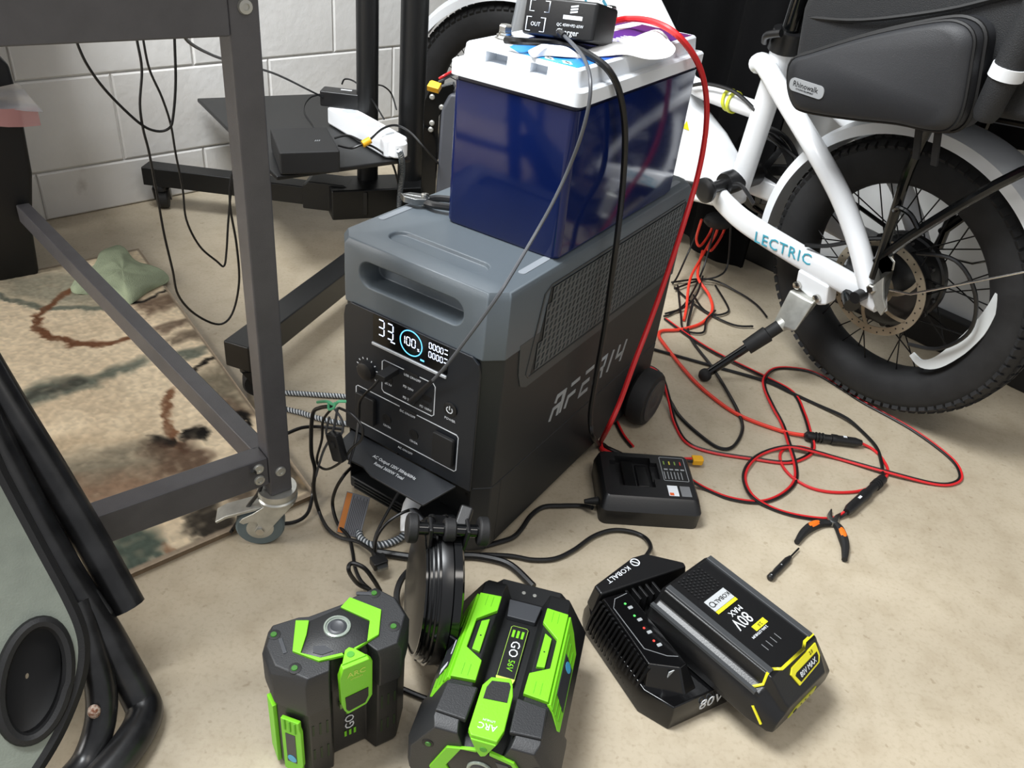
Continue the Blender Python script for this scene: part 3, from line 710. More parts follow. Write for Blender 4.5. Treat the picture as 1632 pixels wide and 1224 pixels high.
# small charger box
CM = BM @ T((.004, .104, BHT+.0045)) @ Ry(math.radians(-4.5)) @ Rx(math.radians(-13)) @ Rz(math.radians(-2)) @ Matrix.Scale(1.1, 4)
cb = thing('charger_box', 'small black charger box tilted on the blue battery lid', 'charger', CM)
MB().prism(rrect(-.046, .046, -.024, .024, .004), .001, .040).build('body', MATS['plastic_black'], cb, bevel=.003)
cf = T((0, -.0242, 0)) @ FRONT; cl_ = MB()
for (x0_, x1_, z0_, z1_) in ((-.038, -.013, .025, .036), (-.040, -.016, .005, .019)):
    cl_.ribbon([(x0_+.006, z1_), (x0_, z1_), (x0_, z0_), (x0_+.006, z0_)], .0008, 0, .0003, cf); cl_.ribbon([(x1_-.006, z1_), (x1_, z1_), (x1_, z0_), (x1_-.006, z0_)], .0008, 0, .0003, cf)
cl_.text('OUT', .006, cf @ T((-.028, .012, 0)), .0003); cl_.text('Charger', .0085, cf @ T((.014, .0075, 0)), .0003); cl_.text('QC 45W+PD 65W', .0042, cf @ T((.016, .0145, 0)), .0003)
for k in range(3): cl_.ribbon([(.014, .033-.0028*k), (.023, .0345-.0028*k)], .0017, 0, .0003, cf)
cl_.ribbon([(.006, .0225), (.030, .0225)], .004, 0, .0003, cf)
cl_.build('front_print', MATS['print_white'], cb)
# steel battery clamp lying on the station
KM = fm(sw(-.105, .142, SH+.0016), SX*.93+SYV*.36, (0, 0, 1))
kc = thing('battery_clamp', 'silver jawed battery clamp with black grips beside the blue battery', 'clamp', KM)
for s_ in (-1, 1):
    j = MB(); j.loft([[(x, y*s_+.002*s_, z) for x, y in ((-.028, .001), (-.020, .011), (-.002, .014), (.012, .008), (.014, .002), (-.010, .0015))] for z in (.001 if s_ > 0 else .004, .010 if s_ > 0 else .013)])
    j.build('jaw', MATS['steel'], kc, bevel=.001)
    gp = MB(); gp.tube(smooth([(.010, .007*s_, .007), (.022, .013*s_, .008), (.038, .014*s_, .009), (.050, .013*s_, .009)], 4), .0052, 8); gp.build('grip', MATS['plastic_black'], kc)
MB().lathe([(.005, 0), (.005, .016), (.003, .017)], 14, T((.006, 0, 0))).build('pivot', MATS['chrome'], kc)

# ================================================================ rolling work table
T1 = V((-.745, -.667, 0)); T2 = V((-.667, .745, 0)); T1 /= np.linalg.norm(T1); T2 /= np.linalg.norm(T2)
TL = V((-.303, .832, 0))
TM = Matrix(((T2[0], T1[0], 0, TL[0]), (T2[1], T1[1], 0, TL[1]), (0, 0, 1, 0), (0, 0, 0, 1)))     # x along T2, y along T1
tb = thing('rolling_table', 'dark grey steel work table on casters at the left', 'table', TM)
TD, TW = 1.20, .50; lg = .0155
def screw(mb, m, r=.0075):
    mb.lathe([(r, 0), (r, .001), (r*.86, .0028), (r*.45, .003), (r*.42, .0016)], 18, m)
for ix, (x_, y_) in enumerate(((0, 0), (TD, .13), (0, TW), (TD, TW))):
    L_ = MB().box(x_-lg, x_+lg, y_-lg, y_+lg, .098, .78).build('leg', MATS['table_grey'], tb, bevel=.0025)
for x_ in (0, TD):
    MB().box(x_-.0145, x_+.0145, lg+(.13 if x_ else 0), TW-lg, .120, .166).build('lower_rail', MATS['table_grey'], tb, bevel=.002)
    MB().box(x_-.017, x_+.017, lg, TW-lg, .682, .778).build('apron', MATS['table_grey'], tb, bevel=.002)
for y_ in (0.006, TW-.006):
    if y_ < .1: MB().bar((.010, .014, .148), (.958, .090, .148), .024, .036).build('lower_rail', MATS['table_grey'], tb, bevel=.002)
    else: MB().bar((lg, y_, .148), (TD-lg, y_, .148), .024, .036).build('lower_rail', MATS['table_grey'], tb, bevel=.002)
    MB().box(lg, TD-lg, y_-.017, y_+.017, .70, .778).build('apron', MATS['table_grey'], tb, bevel=.002)
MB().box(-.05, TD+.05, -.05, TW+.05, .78, .81).build('tabletop', mat('table_wood', (150, 120, 84), .5, var=.2, vs=12), tb, bevel=.003)
FN = Matrix(((0, 0, -1, 0), (1, 0, 0, 0), (0, 1, 0, 0), (0, 0, 0, 1)))      # panel on a face looking along -x
FN = Matrix(((0, 0, -1, 0), (-1, 0, 0, 0), (0, 1, 0, 0), (0, 0, 0, 1)))
for (x_, y_, z_) in ((-lg, 0, .137), (-lg, -.001, .708), (-.0145, .029, .153), (-.0145, .029, .134)):
    s_ = MB(); screw(s_, T((x_, y_, z_)) @ FN); s_.build('bolt', MATS['zinc'], tb)
def big_caster(ang):
    # stem on z axis at the leg foot, wheel trails along +x local
    M = Rz(ang)
    c = MB().lathe([(.014, .098), (.026, .098), (.027, .092), (.025, .086), (.027, .084), (.026, .078), (.012, .077)], 28, M).build('caster', MATS['zinc'], tb)
    f = MB()
    for s_ in (-1, 1):
        pr = [(-.022, .080), (.014, .080), (.032, .066), (.048, .057), (.052, .051), (.047, .047), (.036, .051), (.029, .050), (.028, .044), (.033, .033), (.026, .024), (.017, .028), (-.002, .054)]
        f.loft([[(x, s_*.0155, z) for x, z in pr], [(x, s_*.0175, z) for x, z in pr]], M)
    f.box(-.02, .014, -.0175, .0175, .076, .0805, M)
    f.build('fork', MATS['zinc'], c, bevel=.0006)
    w = MB().lathe([(.011, -.012), (.020, -.0125), (.0305, -.0115), (.033, -.008), (.033, .008), (.0305, .0115), (.020, .0125), (.011, .012)], 40, M @ T((.026, 0, .0335)) @ Rx(math.pi/2))
    w.build('tyre', MATS['caster_grey'], c)
    MB().lathe([(.0185, -.0128), (.0185, .0128)], 28, M @ T((.026, 0, .0335)) @ Rx(math.pi/2)).build('wheel_hub', MATS['zinc'], c)
    MB().lathe([(.006, -.0205), (.006, .0205)], 6, M @ T((.026, 0, .0335)) @ Rx(math.pi/2)).build('axle_nut', MATS['chrome'], c)
    pd = MB(); pd.loft([[(x, y, z) for x, z in ((.004, .077), (.034, .071), (.070, .060), (.084, .051), (.082, .048), (.068, .056), (.03, .067), (.004, .073))] for y in (-.014, .014)], M)
    pd.build('brake_pedal', MATS['zinc'], c, bevel=.001)
    return c
import math as _m
wheel_dir = V((-.97, -.24, 0)); la = _m.atan2(wheel_dir @ T1, wheel_dir @ T2)
c0 = big_caster(la)
for (x_, y_) in ((TD, .13), (0, TW), (TD, TW)):
    k = copy_tree(c0, tb); k.location = (x_, y_, 0)

# ================================================================ black rolling stand with shelf
tv = thing('rolling_stand', 'black metal rolling stand with two poles and a shelf, by the white wall', 'stand', Matrix.Translation((-.36, 1.93, 0)))
def tl(p): return (p[0]+.36, p[1]-1.93, p[2] if len(p) > 2 else 0)
MB().lathe([(.0255, .07), (.0255, 1.75)], 28, T(tl((-.418, 1.955)))).build('pole', MATS['cart_black'], tv)
MB().lathe([(.032, .07), (.032, 1.75)], 28, T(tl((-.318, 1.995)))).build('pole', MATS['cart_black'], tv)
MB().bar(tl((-.500, 1.885, .088)), tl((-.26, 1.995, .088)), .10, .075).build('base_hub', MATS['cart_black'], tv, bevel=.004)
l1 = MB().bar(tl((-.960, 1.912, .088)), tl((-.42, 1.905, .088)), .05, .046).build('base_leg', MATS['cart_black'], tv, bevel=.003)
MB().loft([[tl((x, 1.905+y, z)) for x, z in ((-.56, .060), (-.56, .118), (-.545, .13), (-.46, .13), (-.44, .12), (-.40, .12), (-.40, .06))] for y in (-.034, .034)]).build('leg_bracket', MATS['cart_black'], tv, bevel=.003)
l2 = MB().bar(tl((-.470, 1.150, .088)), tl((-.24, 1.94, .088)), .05, .050).build('base_leg', MATS['cart_black'], tv, bevel=.003)
def small_caster(p, ang):
    M = T(tl(p)) @ Rz(ang)
    c = MB().lathe([(.016, .065), (.018, .060), (.018, .052), (.010, .051)], 18, M).build('caster', MATS['plastic_black'], tv)
    f = MB()
    for s_ in (-1, 1): f.loft([[(x, s_*.017, z) for x, z in ((-.014, .058), (.014, .058), (.026, .034), (.022, .020), (.010, .020))], [(x, s_*.020, z) for x, z in ((-.014, .058), (.014, .058), (.026, .034), (.022, .020), (.010, .020))]], M)
    f.build('fork', MATS['plastic_black'], c)
    MB().lathe([(.012, -.013), (.024, -.014), (.0275, -.010), (.0275, .010), (.024, .014), (.012, .013)], 28, M @ T((.012, 0, .0278)) @ Rx(math.pi/2)).build('wheel', MATS['rubber'], c)
small_caster((-.925, 1.905), 1.9); small_caster((-.456, 1.170), .35)
SHZ = .25
SHC = [V((-.861, 2.030)), V((-.583, 2.203)), V((-.282, 1.776)), V((-.522, 1.575))]
sh = MB(); sh.loft([[tl((*p, SHZ-.010)) for p in SHC], [tl((*p, SHZ)) for p in SHC]]); sh.build('shelf', MATS['cart_black'], tv, bevel=.003)
MB().bar(tl((-.47, 1.87, SHZ-.03)), tl((-.30, 2.01, SHZ-.03)), .05, .035).build('shelf_bracket', MATS['cart_black'], tv, bevel=.003)
def slab(name, corners, z0, z1, m, parent=None, bevel=.004):
    o = V((*np.mean([c[:2] for c in corners], 0), z0))
    return MB().loft([[(c[0], c[1], z0) for c in corners], [(c[0], c[1], z1) for c in corners]]).build(name, m, parent, bevel=bevel, origin=o if parent is None else None)
zt = SHZ+.048
q = [G(445, 243, zt), G(542, 240, zt), G(521, 202, zt)]; q.append(q[0]+q[2]-q[1])
sb = slab('media_box', q, SHZ+.001, zt, MATS['soft_black']); tag(sb, 'flat black media box on the stand shelf', 'media box')
mk = (q[0]+q[1]+q[2]+q[3])/4; mbk = MB(); mdir = Vector(q[1]-q[0]).normalized()
for k in range(3): mbk.ribbon([(-.008+.004*k, -.004), (-.004+.004*k, .004)], .0012, 0, .0003, fm((0, 0, 0), mdir, (0, 0, 1)))
mo = mbk.build('maker_mark', MATS['print_grey'], sb); mo.location = (float(mk[0]-sb.location[0]+.03), float(mk[1]-sb.location[1]), zt-sb.location[2]+.0002)
# white power strip along the shelf edge
pa, pb_ = G(537, 182, SHZ+.02), G(634, 238, SHZ+.02); pd_ = (pb_-pa)/np.linalg.norm(pb_-pa); plen = np.linalg.norm(pb_-pa)
PM = fm((pa[0], pa[1], SHZ+.001), pd_, (0, 0, 1))
pst = thing('power_strip', 'white power strip lying along the edge of the stand shelf', 'power strip', PM)
MB().prism(rrect(0, plen, -.029, .029, .012), 0, .042).build('body', MATS['white_plastic'], pst, bevel=.006, seg=3)
MB().prism([(plen-.012, -.026), (plen+.012, -.018), (plen+.018, -.008), (plen+.018, .008), (plen+.012, .018), (plen-.012, .026)], .004, .036).build('end_cap', MATS['white_plastic'], pst, bevel=.004)
for k in range(4):
    MB().prism(circ(.06+.055*k, 0, .017, 20), .0415, .0428).build('socket', mat('socket_grey', (190, 194, 198), .5), pst)
# power brick plugged on the back end
AM = fm(G(548, 168, SHZ+.045), pd_*.25+V((.97, .2, 0)), (0, 0, 1))
ad = thing('power_adapter', 'black power adapter resting on the white power strip', 'adapter', AM)
MB().prism(rrect(-.052, .050, -.022, .024, .005), -.001, .034).build('body', MATS['plastic_black'], ad, bevel=.003)
MB().box(-.008, .018, .004, .012, .0341, .0344).build('label', MATS['print_white'], ad)
MB().prism(rrect(.052, .068, -.03, -.014, .003), -.012, .016).build('plug', MATS['plastic_black'], ad, bevel=.002)

# ================================================================ black case standing under the table
KC = V((-1.012, 1.492, 0))
def kc_(a, c, z): p = KC+T1*a+T2*c; return (p[0], p[1], z)
cs = thing('tall_case', 'tall black case standing on the floor under the table by the wall', 'case', Matrix.Translation(tuple(KC)))
def kl(a, c, z): p = T1*a+T2*c; return (p[0], p[1], z)
sec = [(.0, 0.004, .30, .004, .16), (.015, 0, .30, 0, .165), (.10, -.006, .30, 0, .165), (.22, -.030, .30, 0, .165), (.34, -.036, .29, .002, .15), (.375, -.036, .28, .004, .145)]
MB().loft([[kl(a0, c0_, z), kl(a1, c0_, z), kl(a1, c1_, z), kl(a0, c1_, z)] for z, a0, a1, c0_, c1_ in sec]).build('shell', MATS['tower_black'], cs, bevel=.008)
MB().loft([[kl(a0, c0_, z), kl(a1, c0_, z), kl(a1, c1_, z), kl(a0, c1_, z)] for z, a0, a1, c0_, c1_ in ((.3755, -.036, .27, .006, .14), (.425, -.034, .26, .008, .13), (.455, -.010, .22, .02, .12), (.48, -.004, .21, .025, .11), (.66, -.004, .21, .025, .11))]).build('neck', MATS['tower_black'], cs, bevel=.006)
def pbag():
    mb = MB(); N = 14; rows = 7; rg = []
    for j in range(rows):
        z = .392-.045*j/(rows-1); r = []
        for i in range(N):
            a = .30-.335*i/(N-1)*(1+.1*j/(rows-1)); out = .012+.006*math.sin(i*1.7+j)+.004*math.sin(i*.6-j*1.9)
            r.append(kl(a, -out, z+.006*math.sin(i*1.1+j*.4)))
        rg.append(r)
    mb.loft(rg, cap=False, closed=False)
    mb.loft([[(x+.001, y+.0012, z) for x, y, z in r][::-1] for r in rg], cap=False, closed=False)
    return mb
zb = thing('plastic_bag', 'crumpled clear plastic bag with pink edge hanging on the tall black case', 'plastic bag', Matrix.Translation(tuple(KC)))
pbag().build('film', MATS['bag_clear'], zb, ang=60)
pe = MB(); rg = []
for j in range(3):
    rg.append([kl(.30-.36*i/13, -.014-.004*math.sin(i*1.3), .362-.009*j-.002*i*(.3+.35*j)+.003*math.sin(i*.9)) for i in range(14)])
pe.loft(rg, cap=False, closed=False); pe.loft([[(x+.001, y+.0012, z) for x, y, z in r][::-1] for r in rg], cap=False, closed=False)
pe.build('printed_edge', MATS['bag_pink'], zb, ang=60)

# ================================================================ folding chair in the near left corner
CN = V((.62, -.50, .60)); CN /= np.linalg.norm(CN); CP0 = G(60, 1080, .115)
def cpl(px, py, off=0.): return PL(px, py, CP0+CN*off, CN)
fc = thing('folding_chair', 'folded chair with black tube frame and grey-green side panel in the near left corner', 'folding chair', Matrix.Translation((-.40, .50, 0)))
co = V((-.40, .50, 0))
pan = smooth([(-260, 420), (-60, 640), (0, 756), (60, 868), (104, 950), (126, 1000), (132, 1040), (124, 1090), (96, 1160), (60, 1222), (10, 1290), (-60, 1350), (-260, 1350)], 4)
hole = [(54+54*math.cos(a)+14*math.sin(a)*1.0, 1085-94*math.sin(a)+0*math.cos(a)) for a in np.linspace(0, 2*math.pi, 40, endpoint=False)]
pv = [cpl(*p)-co for p in pan]
po = MB().loft([[tuple(p-CN*.016) for p in pv], [tuple(p) for p in pv]]).build('side_panel', MATS['chair_green'], None)
hc = [V(cpl(*p)-co) for p in hole]
cut(po, MB().loft([[tuple(p-CN*.05) for p in hc], [tuple(p+CN*.05) for p in hc]])); po.parent = fc
hr = MB(); hr.tube([tuple(p+CN*.001) for p in hc], .0065, 8, closed=True); hr.build('hole_rim', MATS['soft_black'], fc)
cup = MB(); ce = sum(hc)/len(hc)
cup.loft([[tuple(p) for p in hc], [tuple(ce+(p-ce)*.96-CN*.03) for p in hc], [tuple(ce+(p-ce)*.7-CN*.036) for p in hc], [tuple(ce+(p-ce)*.05-CN*.037) for p in hc]], cap=False); cup.build('cup_pocket', MATS['deep_black'], fc)
ed = MB(); ed.tube([tuple(p-CN*.008) for p in pv[4:-5]], .0095, 8); ed.build('panel_edge', MATS['soft_black'], fc)
def ctube(name, pts, r, m, nn=12):
    p = [cpl(x, y, o_)-co for x, y, o_ in pts]
    for q_ in p: q_[2] = max(q_[2], r*1.02)
    return MB().tube(smooth(p, 6), r, nn).build(name, m, fc)
ctube('frame_tube', [(-60, 520, -.035), (20, 655, -.035), (80, 752, -.035), (150, 870, -.035), (205, 968, -.035)], .0185, MATS['chair_tube'])
ctube('frame_tube', [(-40, 640, -.028), (40, 800, -.028), (110, 925, -.028), (160, 1000, -.030), (196, 1062, -.032), (222, 1110, -.034), (234, 1150, -.036), (226, 1205, -.036), (196, 1275, -.036), (150, 1350, -.036)], .0195, MATS['chair_tube'])
ctube('frame_tube', [(118, 960, -.02), (142, 1030, -.02), (160, 1090, -.022), (160, 1150, -.022), (140, 1215, -.022), (110, 1270, -.022)], .016, MATS['chair_tube'])
for (x_, y_, o_) in ((150, 1134, -.008), (203, 1160, -.020)):
    p = cpl(x_, y_, o_)-co; MB().ball(p, .0065, 10, (1, 1, 1.3)).build('rust_spot', MATS['rust'], fc)
ft_ = [cpl(x, y, -.055)-co for x, y in ((214, 1060), (232, 1072), (258, 1160), (236, 1215), (216, 1180))]
MB().loft([[tuple(p-CN*.02) for p in ft_], [tuple(p+CN*.012) for p in ft_]]).build('foot_cap', MATS['soft_black'], fc, bevel=.004)
br_ = [cpl(x, y, -.03)-co for x, y in ((112, 950), (150, 935), (178, 975), (150, 1010), (122, 1000))]
MB().loft([[tuple(p-CN*.012) for p in br_], [tuple(p+CN*.014) for p in br_]]).build('hinge_bracket', MATS['soft_black'], fc, bevel=.004)

# ================================================================ green and black tool batteries
def sc2(poly, kx, ky): return [(x*kx, y*ky) for x, y in poly]
EGO_OUT = [(-.020, -.031), (-.027, -.0475), (-.051, -.0475), (-.075, -.016), (-.075, .012), (-.061, .036), (-.032, .034), (-.022, .030),
           (.022, .030), (.032, .034), (.061, .036), (.075, .012), (.075, -.016), (.051, -.0475), (.027, -.0475), (.020, -.031)]
BAND_A = [(.0265, .0312), (.0496, .0007), (.0342, -.0279), (.0053, -.0345), (.0053, -.0317), (.0203, -.0302), (.0331, -.007), (.0128, .0229)]
BAND_B = [(-.0345, .0271), (-.0224, .021), (-.0308, .0051), (-.0435, -.0135), (-.0282, -.028), (-.0072, -.0321), (-.0069, -.0356), (-.0311, -.031), (-.05, -.0079)]
PLATE = [(-.0224, .021), (.0128, .0229), (.0331, -.007), (.0203, -.0300), (-.0072, -.0318), (-.0282, -.0278), (-.0435, -.0135), (-.0308, .0051)]
def scaled(poly, k, z): 
    return [(x*k, y*k, z) for x, y in poly]
def ego(M, label, kx, ky, z0, zc, z1, big):
    e = thing('tool_battery', label, 'tool battery', M, 'green and black tool batteries')
    O = sc2(EGO_OUT, kx, ky)
    body = MB().loft([scaled(O, .90, z0), scaled(O, .955, z0+.008), scaled(O, .955, zc)]).build('body', MATS['ego_body'], e, bevel=.0015)
    cap = MB().loft([scaled(O, .99, zc-.004), scaled(O, 1, zc+.004), scaled(O, 1, z1-.010), scaled(O, .93, z1)]).build('cap', MATS['ego_dark'], e, bevel=.0015)
    MB().prism(sc2(PLATE, kx, ky), z1-.001, z1+.0018, inset=(.9, .0012)).build('top_plate', MATS['ego_body'], cap)
    for bp in (BAND_A, BAND_B): MB().prism(sc2(bp, kx, ky), z1-.001, z1+.0026).build('top_band', MATS['ego_green'], cap, bevel=.0006)
    MB().prism(sc2([(-.030, -.012), (-.020, -.016), (-.014, -.026), (-.026, -.0255), (-.033, -.019)], kx, ky), z1+.0012, z1+.0026).build('plate_facet', MATS['ego_plate'], cap)
    gz = z1+.0016; gy = -.0 if not big else -.012
    gg = MB().lathe([(.0140, 0), (.0138, .0022), (.0120, .0026), (.0112, .0012)], 32, T((0, gy*ky, gz))).build('gauge_ring', mat('gauge_clear', (150, 160, 150), .2, metal=.3), cap)
    MB().lathe([(.0112, 0), (.0100, .0014), (.0070, .0022), (.0050, .0014)], 28, T((0, gy*ky, gz))).build('gauge_button', MATS['ego_plate'], gg)
    for x_, y_ in ((.053, .026), (.053, -.024), (-.054, -.027), (-.059, .021)):
        h = MB().lathe([(.0064, 0), (.0064, .0010), (.0052, .0012)], 16, T((x_*kx, y_*ky, z1-.0006))).build('screw_recess', MATS['deep_black'], cap)
        MB().lathe([(.0034, 0), (.0030, .0010)], 12, T((x_*kx-.0006, y_*ky, z1+.0006))).build('screw_plug', mat('plug_dark_green', (46, 104, 24), .5), h)
    for (x_, y_, a_) in ((.044, .030, -.5), (-.056, .004, 1.5)):
        MB().box(-.010, .010, -.0022, .0022, 0, .002, T((x_*kx, y_*ky, z1-.001)) @ Rz(a_)).build('cap_rib', MATS['ego_plate'], cap, bevel=.0008)
    # front latch in the groove
    fy = -.0475*ky; zl0 = zc-.022; zl1 = z1+.002
    lp = [(-.0135, zl0+.008), (-.010, zl0), (.011, zl0+.004), (.0175, zl0+.016), (.0175, z1-.004), (.0135, zl1), (-.0135, zl1), (-.0175, z1-.012), (-.0165, zl0+.02)]
    la_ = MB(); la_.prism(lp, -.004, .0035, T((0, fy, 0)) @ FRONT)
    la_.prism(sc2([(-.0135, -.0465), (.0135, -.0465), (.006, -.034), (.001, -.029), (-.004, -.031)], 1, ky), z1-.003, z1+.0035)
    lo = la_.build('latch', MATS['ego_green'], e, bevel=.0012)
    MB().prism([(-.0115, zl0+.010), (-.009, zl0+.006), (.009, zl0+.009), (.0125, zl0+.018), (.0125, zl0+.032), (-.0125, zl0+.030)], .0034, .0042, T((0, fy, 0)) @ FRONT).build('latch_window', MATS['soft_black'], lo)
    MB().lathe([(.0040, 0), (.0036, .0006)], 16, T((-.001, -.0385*ky, z1+.0034))).build('latch_hole', mat('plug_green', (70, 150, 36), .5), lo)
    lt = MB(); lt.text('ARC', .0100, T((0, fy-.0036, zl1-.013)) @ FRONT, .0004); lt.text('LITHIUM', .0034, T((0, fy-.0036, zl1-.0200)) @ FRONT, .0004)
    lt.build('latch_lettering', MATS['ego_lime'] if not big else MATS['print_white'], lo)
    gy_ = -.031*ky*.955-.0006
    if not big:
        GF = T((0, gy_, 0)) @ FRONT
        MB().prism([(-.012, zl0-.012), (.010, zl0-.008), (.010, zl0-.003), (-.012, zl0-.004)], 0, .004, GF).build('indicator', mat('ego_olive', (110, 146, 70), .4), e)
        tt = MB(); tt.text('GO', .0150, GF @ T((.000, zl0-.046, 0)) @ Rz(math.pi/2), .0005, sx=1.05); tt.build('brand_lettering', MATS['print_white'], e)
        te = MB()
        for k in range(3): te.ribbon([(-.0055+.0054*k, zl0-.070), (-.0055+.0054*k, zl0-.061)], .0026, 0, .0005, GF)
        te.text('56V', .0056, GF @ T((-.002, zl0-.026, 0)) @ Rz(math.pi/2), .0005); te.build('brand_accent', MATS['ego_green'], e)['kind'] = 'stuff'
        for sx in (-1, 1):
            for zz in (zc-.036, zc-.078):
                for k in range(3):
                    x_ = sx*(.0305+.0075*k)*kx
                    MB().box(x_-.0011, x_+.0011, fy*.955-.0004, fy*.955+.004, zz-(.010-.002*k), zz+.011).build('vent_slot', mat('vent_green', (24, 44, 12), .6), e)
        # green grips wrapped on the corner of the left lobe
        for (x0, y0, x1, y1, w0, w1) in ((-.0535, -.0445, -.0715, -.0190, .14, .86), (-.0715, -.012, -.0715, .010, .0, .9)):
            a_, b_ = V((x0*kx, y0*ky)), V((x1*kx, y1*ky)); d_ = (b_-a_); Lg = np.linalg.norm(d_); d_ /= Lg
            GM = fm((a_[0], a_[1], 0), (-d_[0], -d_[1], 0), (0, 0, 1)) if False else Matrix(((d_[0], 0, -abs(d_[1]) if d_[1] else -1, a_[0]), (d_[1], 0, -abs(d_[0]) if d_[0] else 0, a_[1]), (0, 1, 0, 0), (0, 0, 0, 1)))
            GM = fm((a_[0], a_[1], 0), (d_[0], d_[1], 0), (-d_[1], d_[0], 0))
            GM = Matrix(((d_[0], 0, d_[1], a_[0]), (d_[1], 0, -d_[0], a_[1]), (0, 1, 0, 0), (0, 0, 0, 1)))
            outw = Vector((GM[0][2], GM[1][2], 0)); sgn = 1 if outw.dot(Vector((a_[0], a_[1], 0))) > 0 else -1
            q0, q1 = (0.0, .0045) if sgn > 0 else (-.0045, 0.0)
            gp = [(Lg*w0, .104), (Lg*w1, .100), (Lg*w1, .012), (Lg*w0, .006), (Lg*w0, .024), (Lg*w0*.6, .030), (Lg*w0*.6, .088), (Lg*w0, .094)]
            go = MB().prism(gp, q0, q1, GM).build('grip', MATS['ego_green'], e, bevel=.0008)
            if w0 > 0:
                MB().prism([(Lg*.32, .080), (Lg*.70, .078), (Lg*.70, .028), (Lg*.32, .030)], q1 if sgn > 0 else q0-.0004, (q1+.0004) if sgn > 0 else q0, GM).build('info_sticker', MATS['sticker_dark'], go)
                MB().prism(circ(Lg*.5, .036, .0055, 18), q1 if sgn > 0 else q0-.0008, (q1+.0008) if sgn > 0 else q0, GM).build('round_sticker', MATS['sticker_blue'], go)
                rbm = MB()
                for k in range(3): rbm.ribbon([(Lg*(.3+.2*k), .084), (Lg*(.3+.2*k), .101)], .0016, q1 if sgn > 0 else q0-.001, (q1+.001) if sgn > 0 else q0, GM)
                rbm.build('grip_ribs', mat('ego_green_dark', (92, 168, 22), .45), go)
    else:
        GF = T((0, gy_, 0)) @ FRONT
        # label plate in the groove; panel x is mirrored text direction bottom -> top
        lbp = MB().prism([(-.0125, .055), (.0085, .055), (.0100, .135), (-.0125, .135)], -.001, .0030, GF).build('label_plate', MATS['plastic_black'], e, bevel=.0008)
        GL = T((0, gy_-.0031, 0)) @ FRONT
        tr = MB(); tr.ribbon([(-.0115, .132), (-.0115, .058), (-.0095, .056), (.0065, .056), (.0085, .058), (.0085, .132)], .0005, 0, .0004, GL); tr.build('label_outline', mat('ego_lime2', (150, 190, 70), .4), lbp)
        tw = MB(); tw.text('GO', .0150, GL @ T((-.0015, .088, 0)) @ Rz(math.pi/2), .0004, sx=1.0); tw.build('brand_lettering', MATS['print_white'], lbp)
        tg = MB()
        for k in range(3): tg.ribbon([(-.0067+.0054*k, .0615), (-.0067+.0054*k, .072)], .0030, 0, .0004, GL)
        tg.text('56V', .0105, GL @ T((-.0025, .1105, 0)) @ Rz(math.pi/2), .0004, sx=.9); tg.build('brand_accent', MATS['ego_green'], lbp)['kind'] = 'stuff'
        MB().prism([(-.0125, .1285), (.0095, .1285), (.0075, .1365), (-.0105, .1365)], .003, .0055, GF).build('indicator', MATS['ego_lime'], e, bevel=.0006)
        MB().prism([(-.020, .020), (.020, .020), (.017, .046), (-.017, .046)], -.001, .006, GF).build('groove_plate', MATS['ego_plate'], e, bevel=.001)
        F_ = fy*.955-.0005; xf = .0515*kx*.955
        a_ = V((.051*kx*.955, -.0475*ky*.955)); b_ = V((.075*kx*.955, -.016*ky*.955)); d_ = (b_-a_); Lg = np.linalg.norm(d_); d_ /= Lg
        for sx in (-1, 1):
            FP = T((0, F_, 0)) @ FRONT
            flat = [(xf, .040), (.0275, .038), (.0270, .060), (.0470, .0785), (.0470, .1190), (.0265, .1315), (.0260, .158), (xf, .1605)]
            w = MB().prism([(sx*x, z) for x, z in flat], -.001, .0042, FP).build('wing_grip', MATS['ego_green'], e, bevel=.0008)
            CMx = Matrix(((sx*d_[0], 0, sx*-d_[1], sx*a_[0]), (d_[1], 0, d_[0], a_[1]), (0, 1, 0, 0), (0, 0, 0, 1)))
            zsg = -1
            chp = [(0, .040), (Lg*.30, .050), (Lg*.62, .068), (Lg*.62, .171), (Lg*.50, .174), (0, .1605)]
            nrm = Vector((sx*d_[1]*-1, 0, 0))
            # outward normal of the chamfer
            on = V((sx*(-d_[1])*-1, 0)); out = V((sx*-d_[1]*-1, -d_[0]))
            out = V((sx*abs(d_[1]), -abs(d_[0])))
            CMx = Matrix(((sx*d_[0], 0, out[0], sx*a_[0]), (d_[1], 0, out[1], a_[1]), (0, 1, 0, 0), (0, 0, 0, 1)))
            c_ = MB().prism(chp, -.001, .0042, CMx).build('wing_side', MATS['ego_green'], w, bevel=.0008)
            rbm = MB()
            for k in range(3): rbm.ribbon([(Lg*(.12+.16*k), .062+.006*k), (Lg*(.12+.16*k), .164)], .0018, .0042, .0048, CMx)
            rbm.build('wing_ribs', mat('ego_green_dark', (92, 168, 22), .45), c_)
            MB().prism([(Lg*.14, .088), (Lg*.54, .094), (Lg*.54, .150), (Lg*.14, .142)], .0048, .0053, CMx).build('info_sticker', MATS['sticker_dark'], c_)
            if sx < 0: MB().prism(circ(Lg*.34, .099, .0065, 20), .0053, .0056, CMx).build('round_sticker', MATS['sticker_blue'], c_)
            else:
                MB().prism([(Lg*.22, .136), (Lg*.45, .140), (Lg*.45, .147), (Lg*.22, .141)], .0053, .0056, CMx).build('white_sticker', MATS['print_white'], c_)
                MB().ribbon([(Lg*.2, .094), (Lg*.2, .126)], .002, .0053, .0056, CMx).build('white_sticker', MATS['print_white'], c_)
            ins = MB().prism([(sx*.0325, .0735), (sx*.0410, .0790), (sx*.0410, .1190), (sx*.0320, .1205)], -.001, .0030, FP).build('wing_insert', MATS['ego_green'], w, bevel=.0006)
            MB().lathe([(.0011, 0), (.0009, .0003)], 10, FP @ T((sx*.0365, .099, .003))).build('insert_dot', MATS['deep_black'], ins)
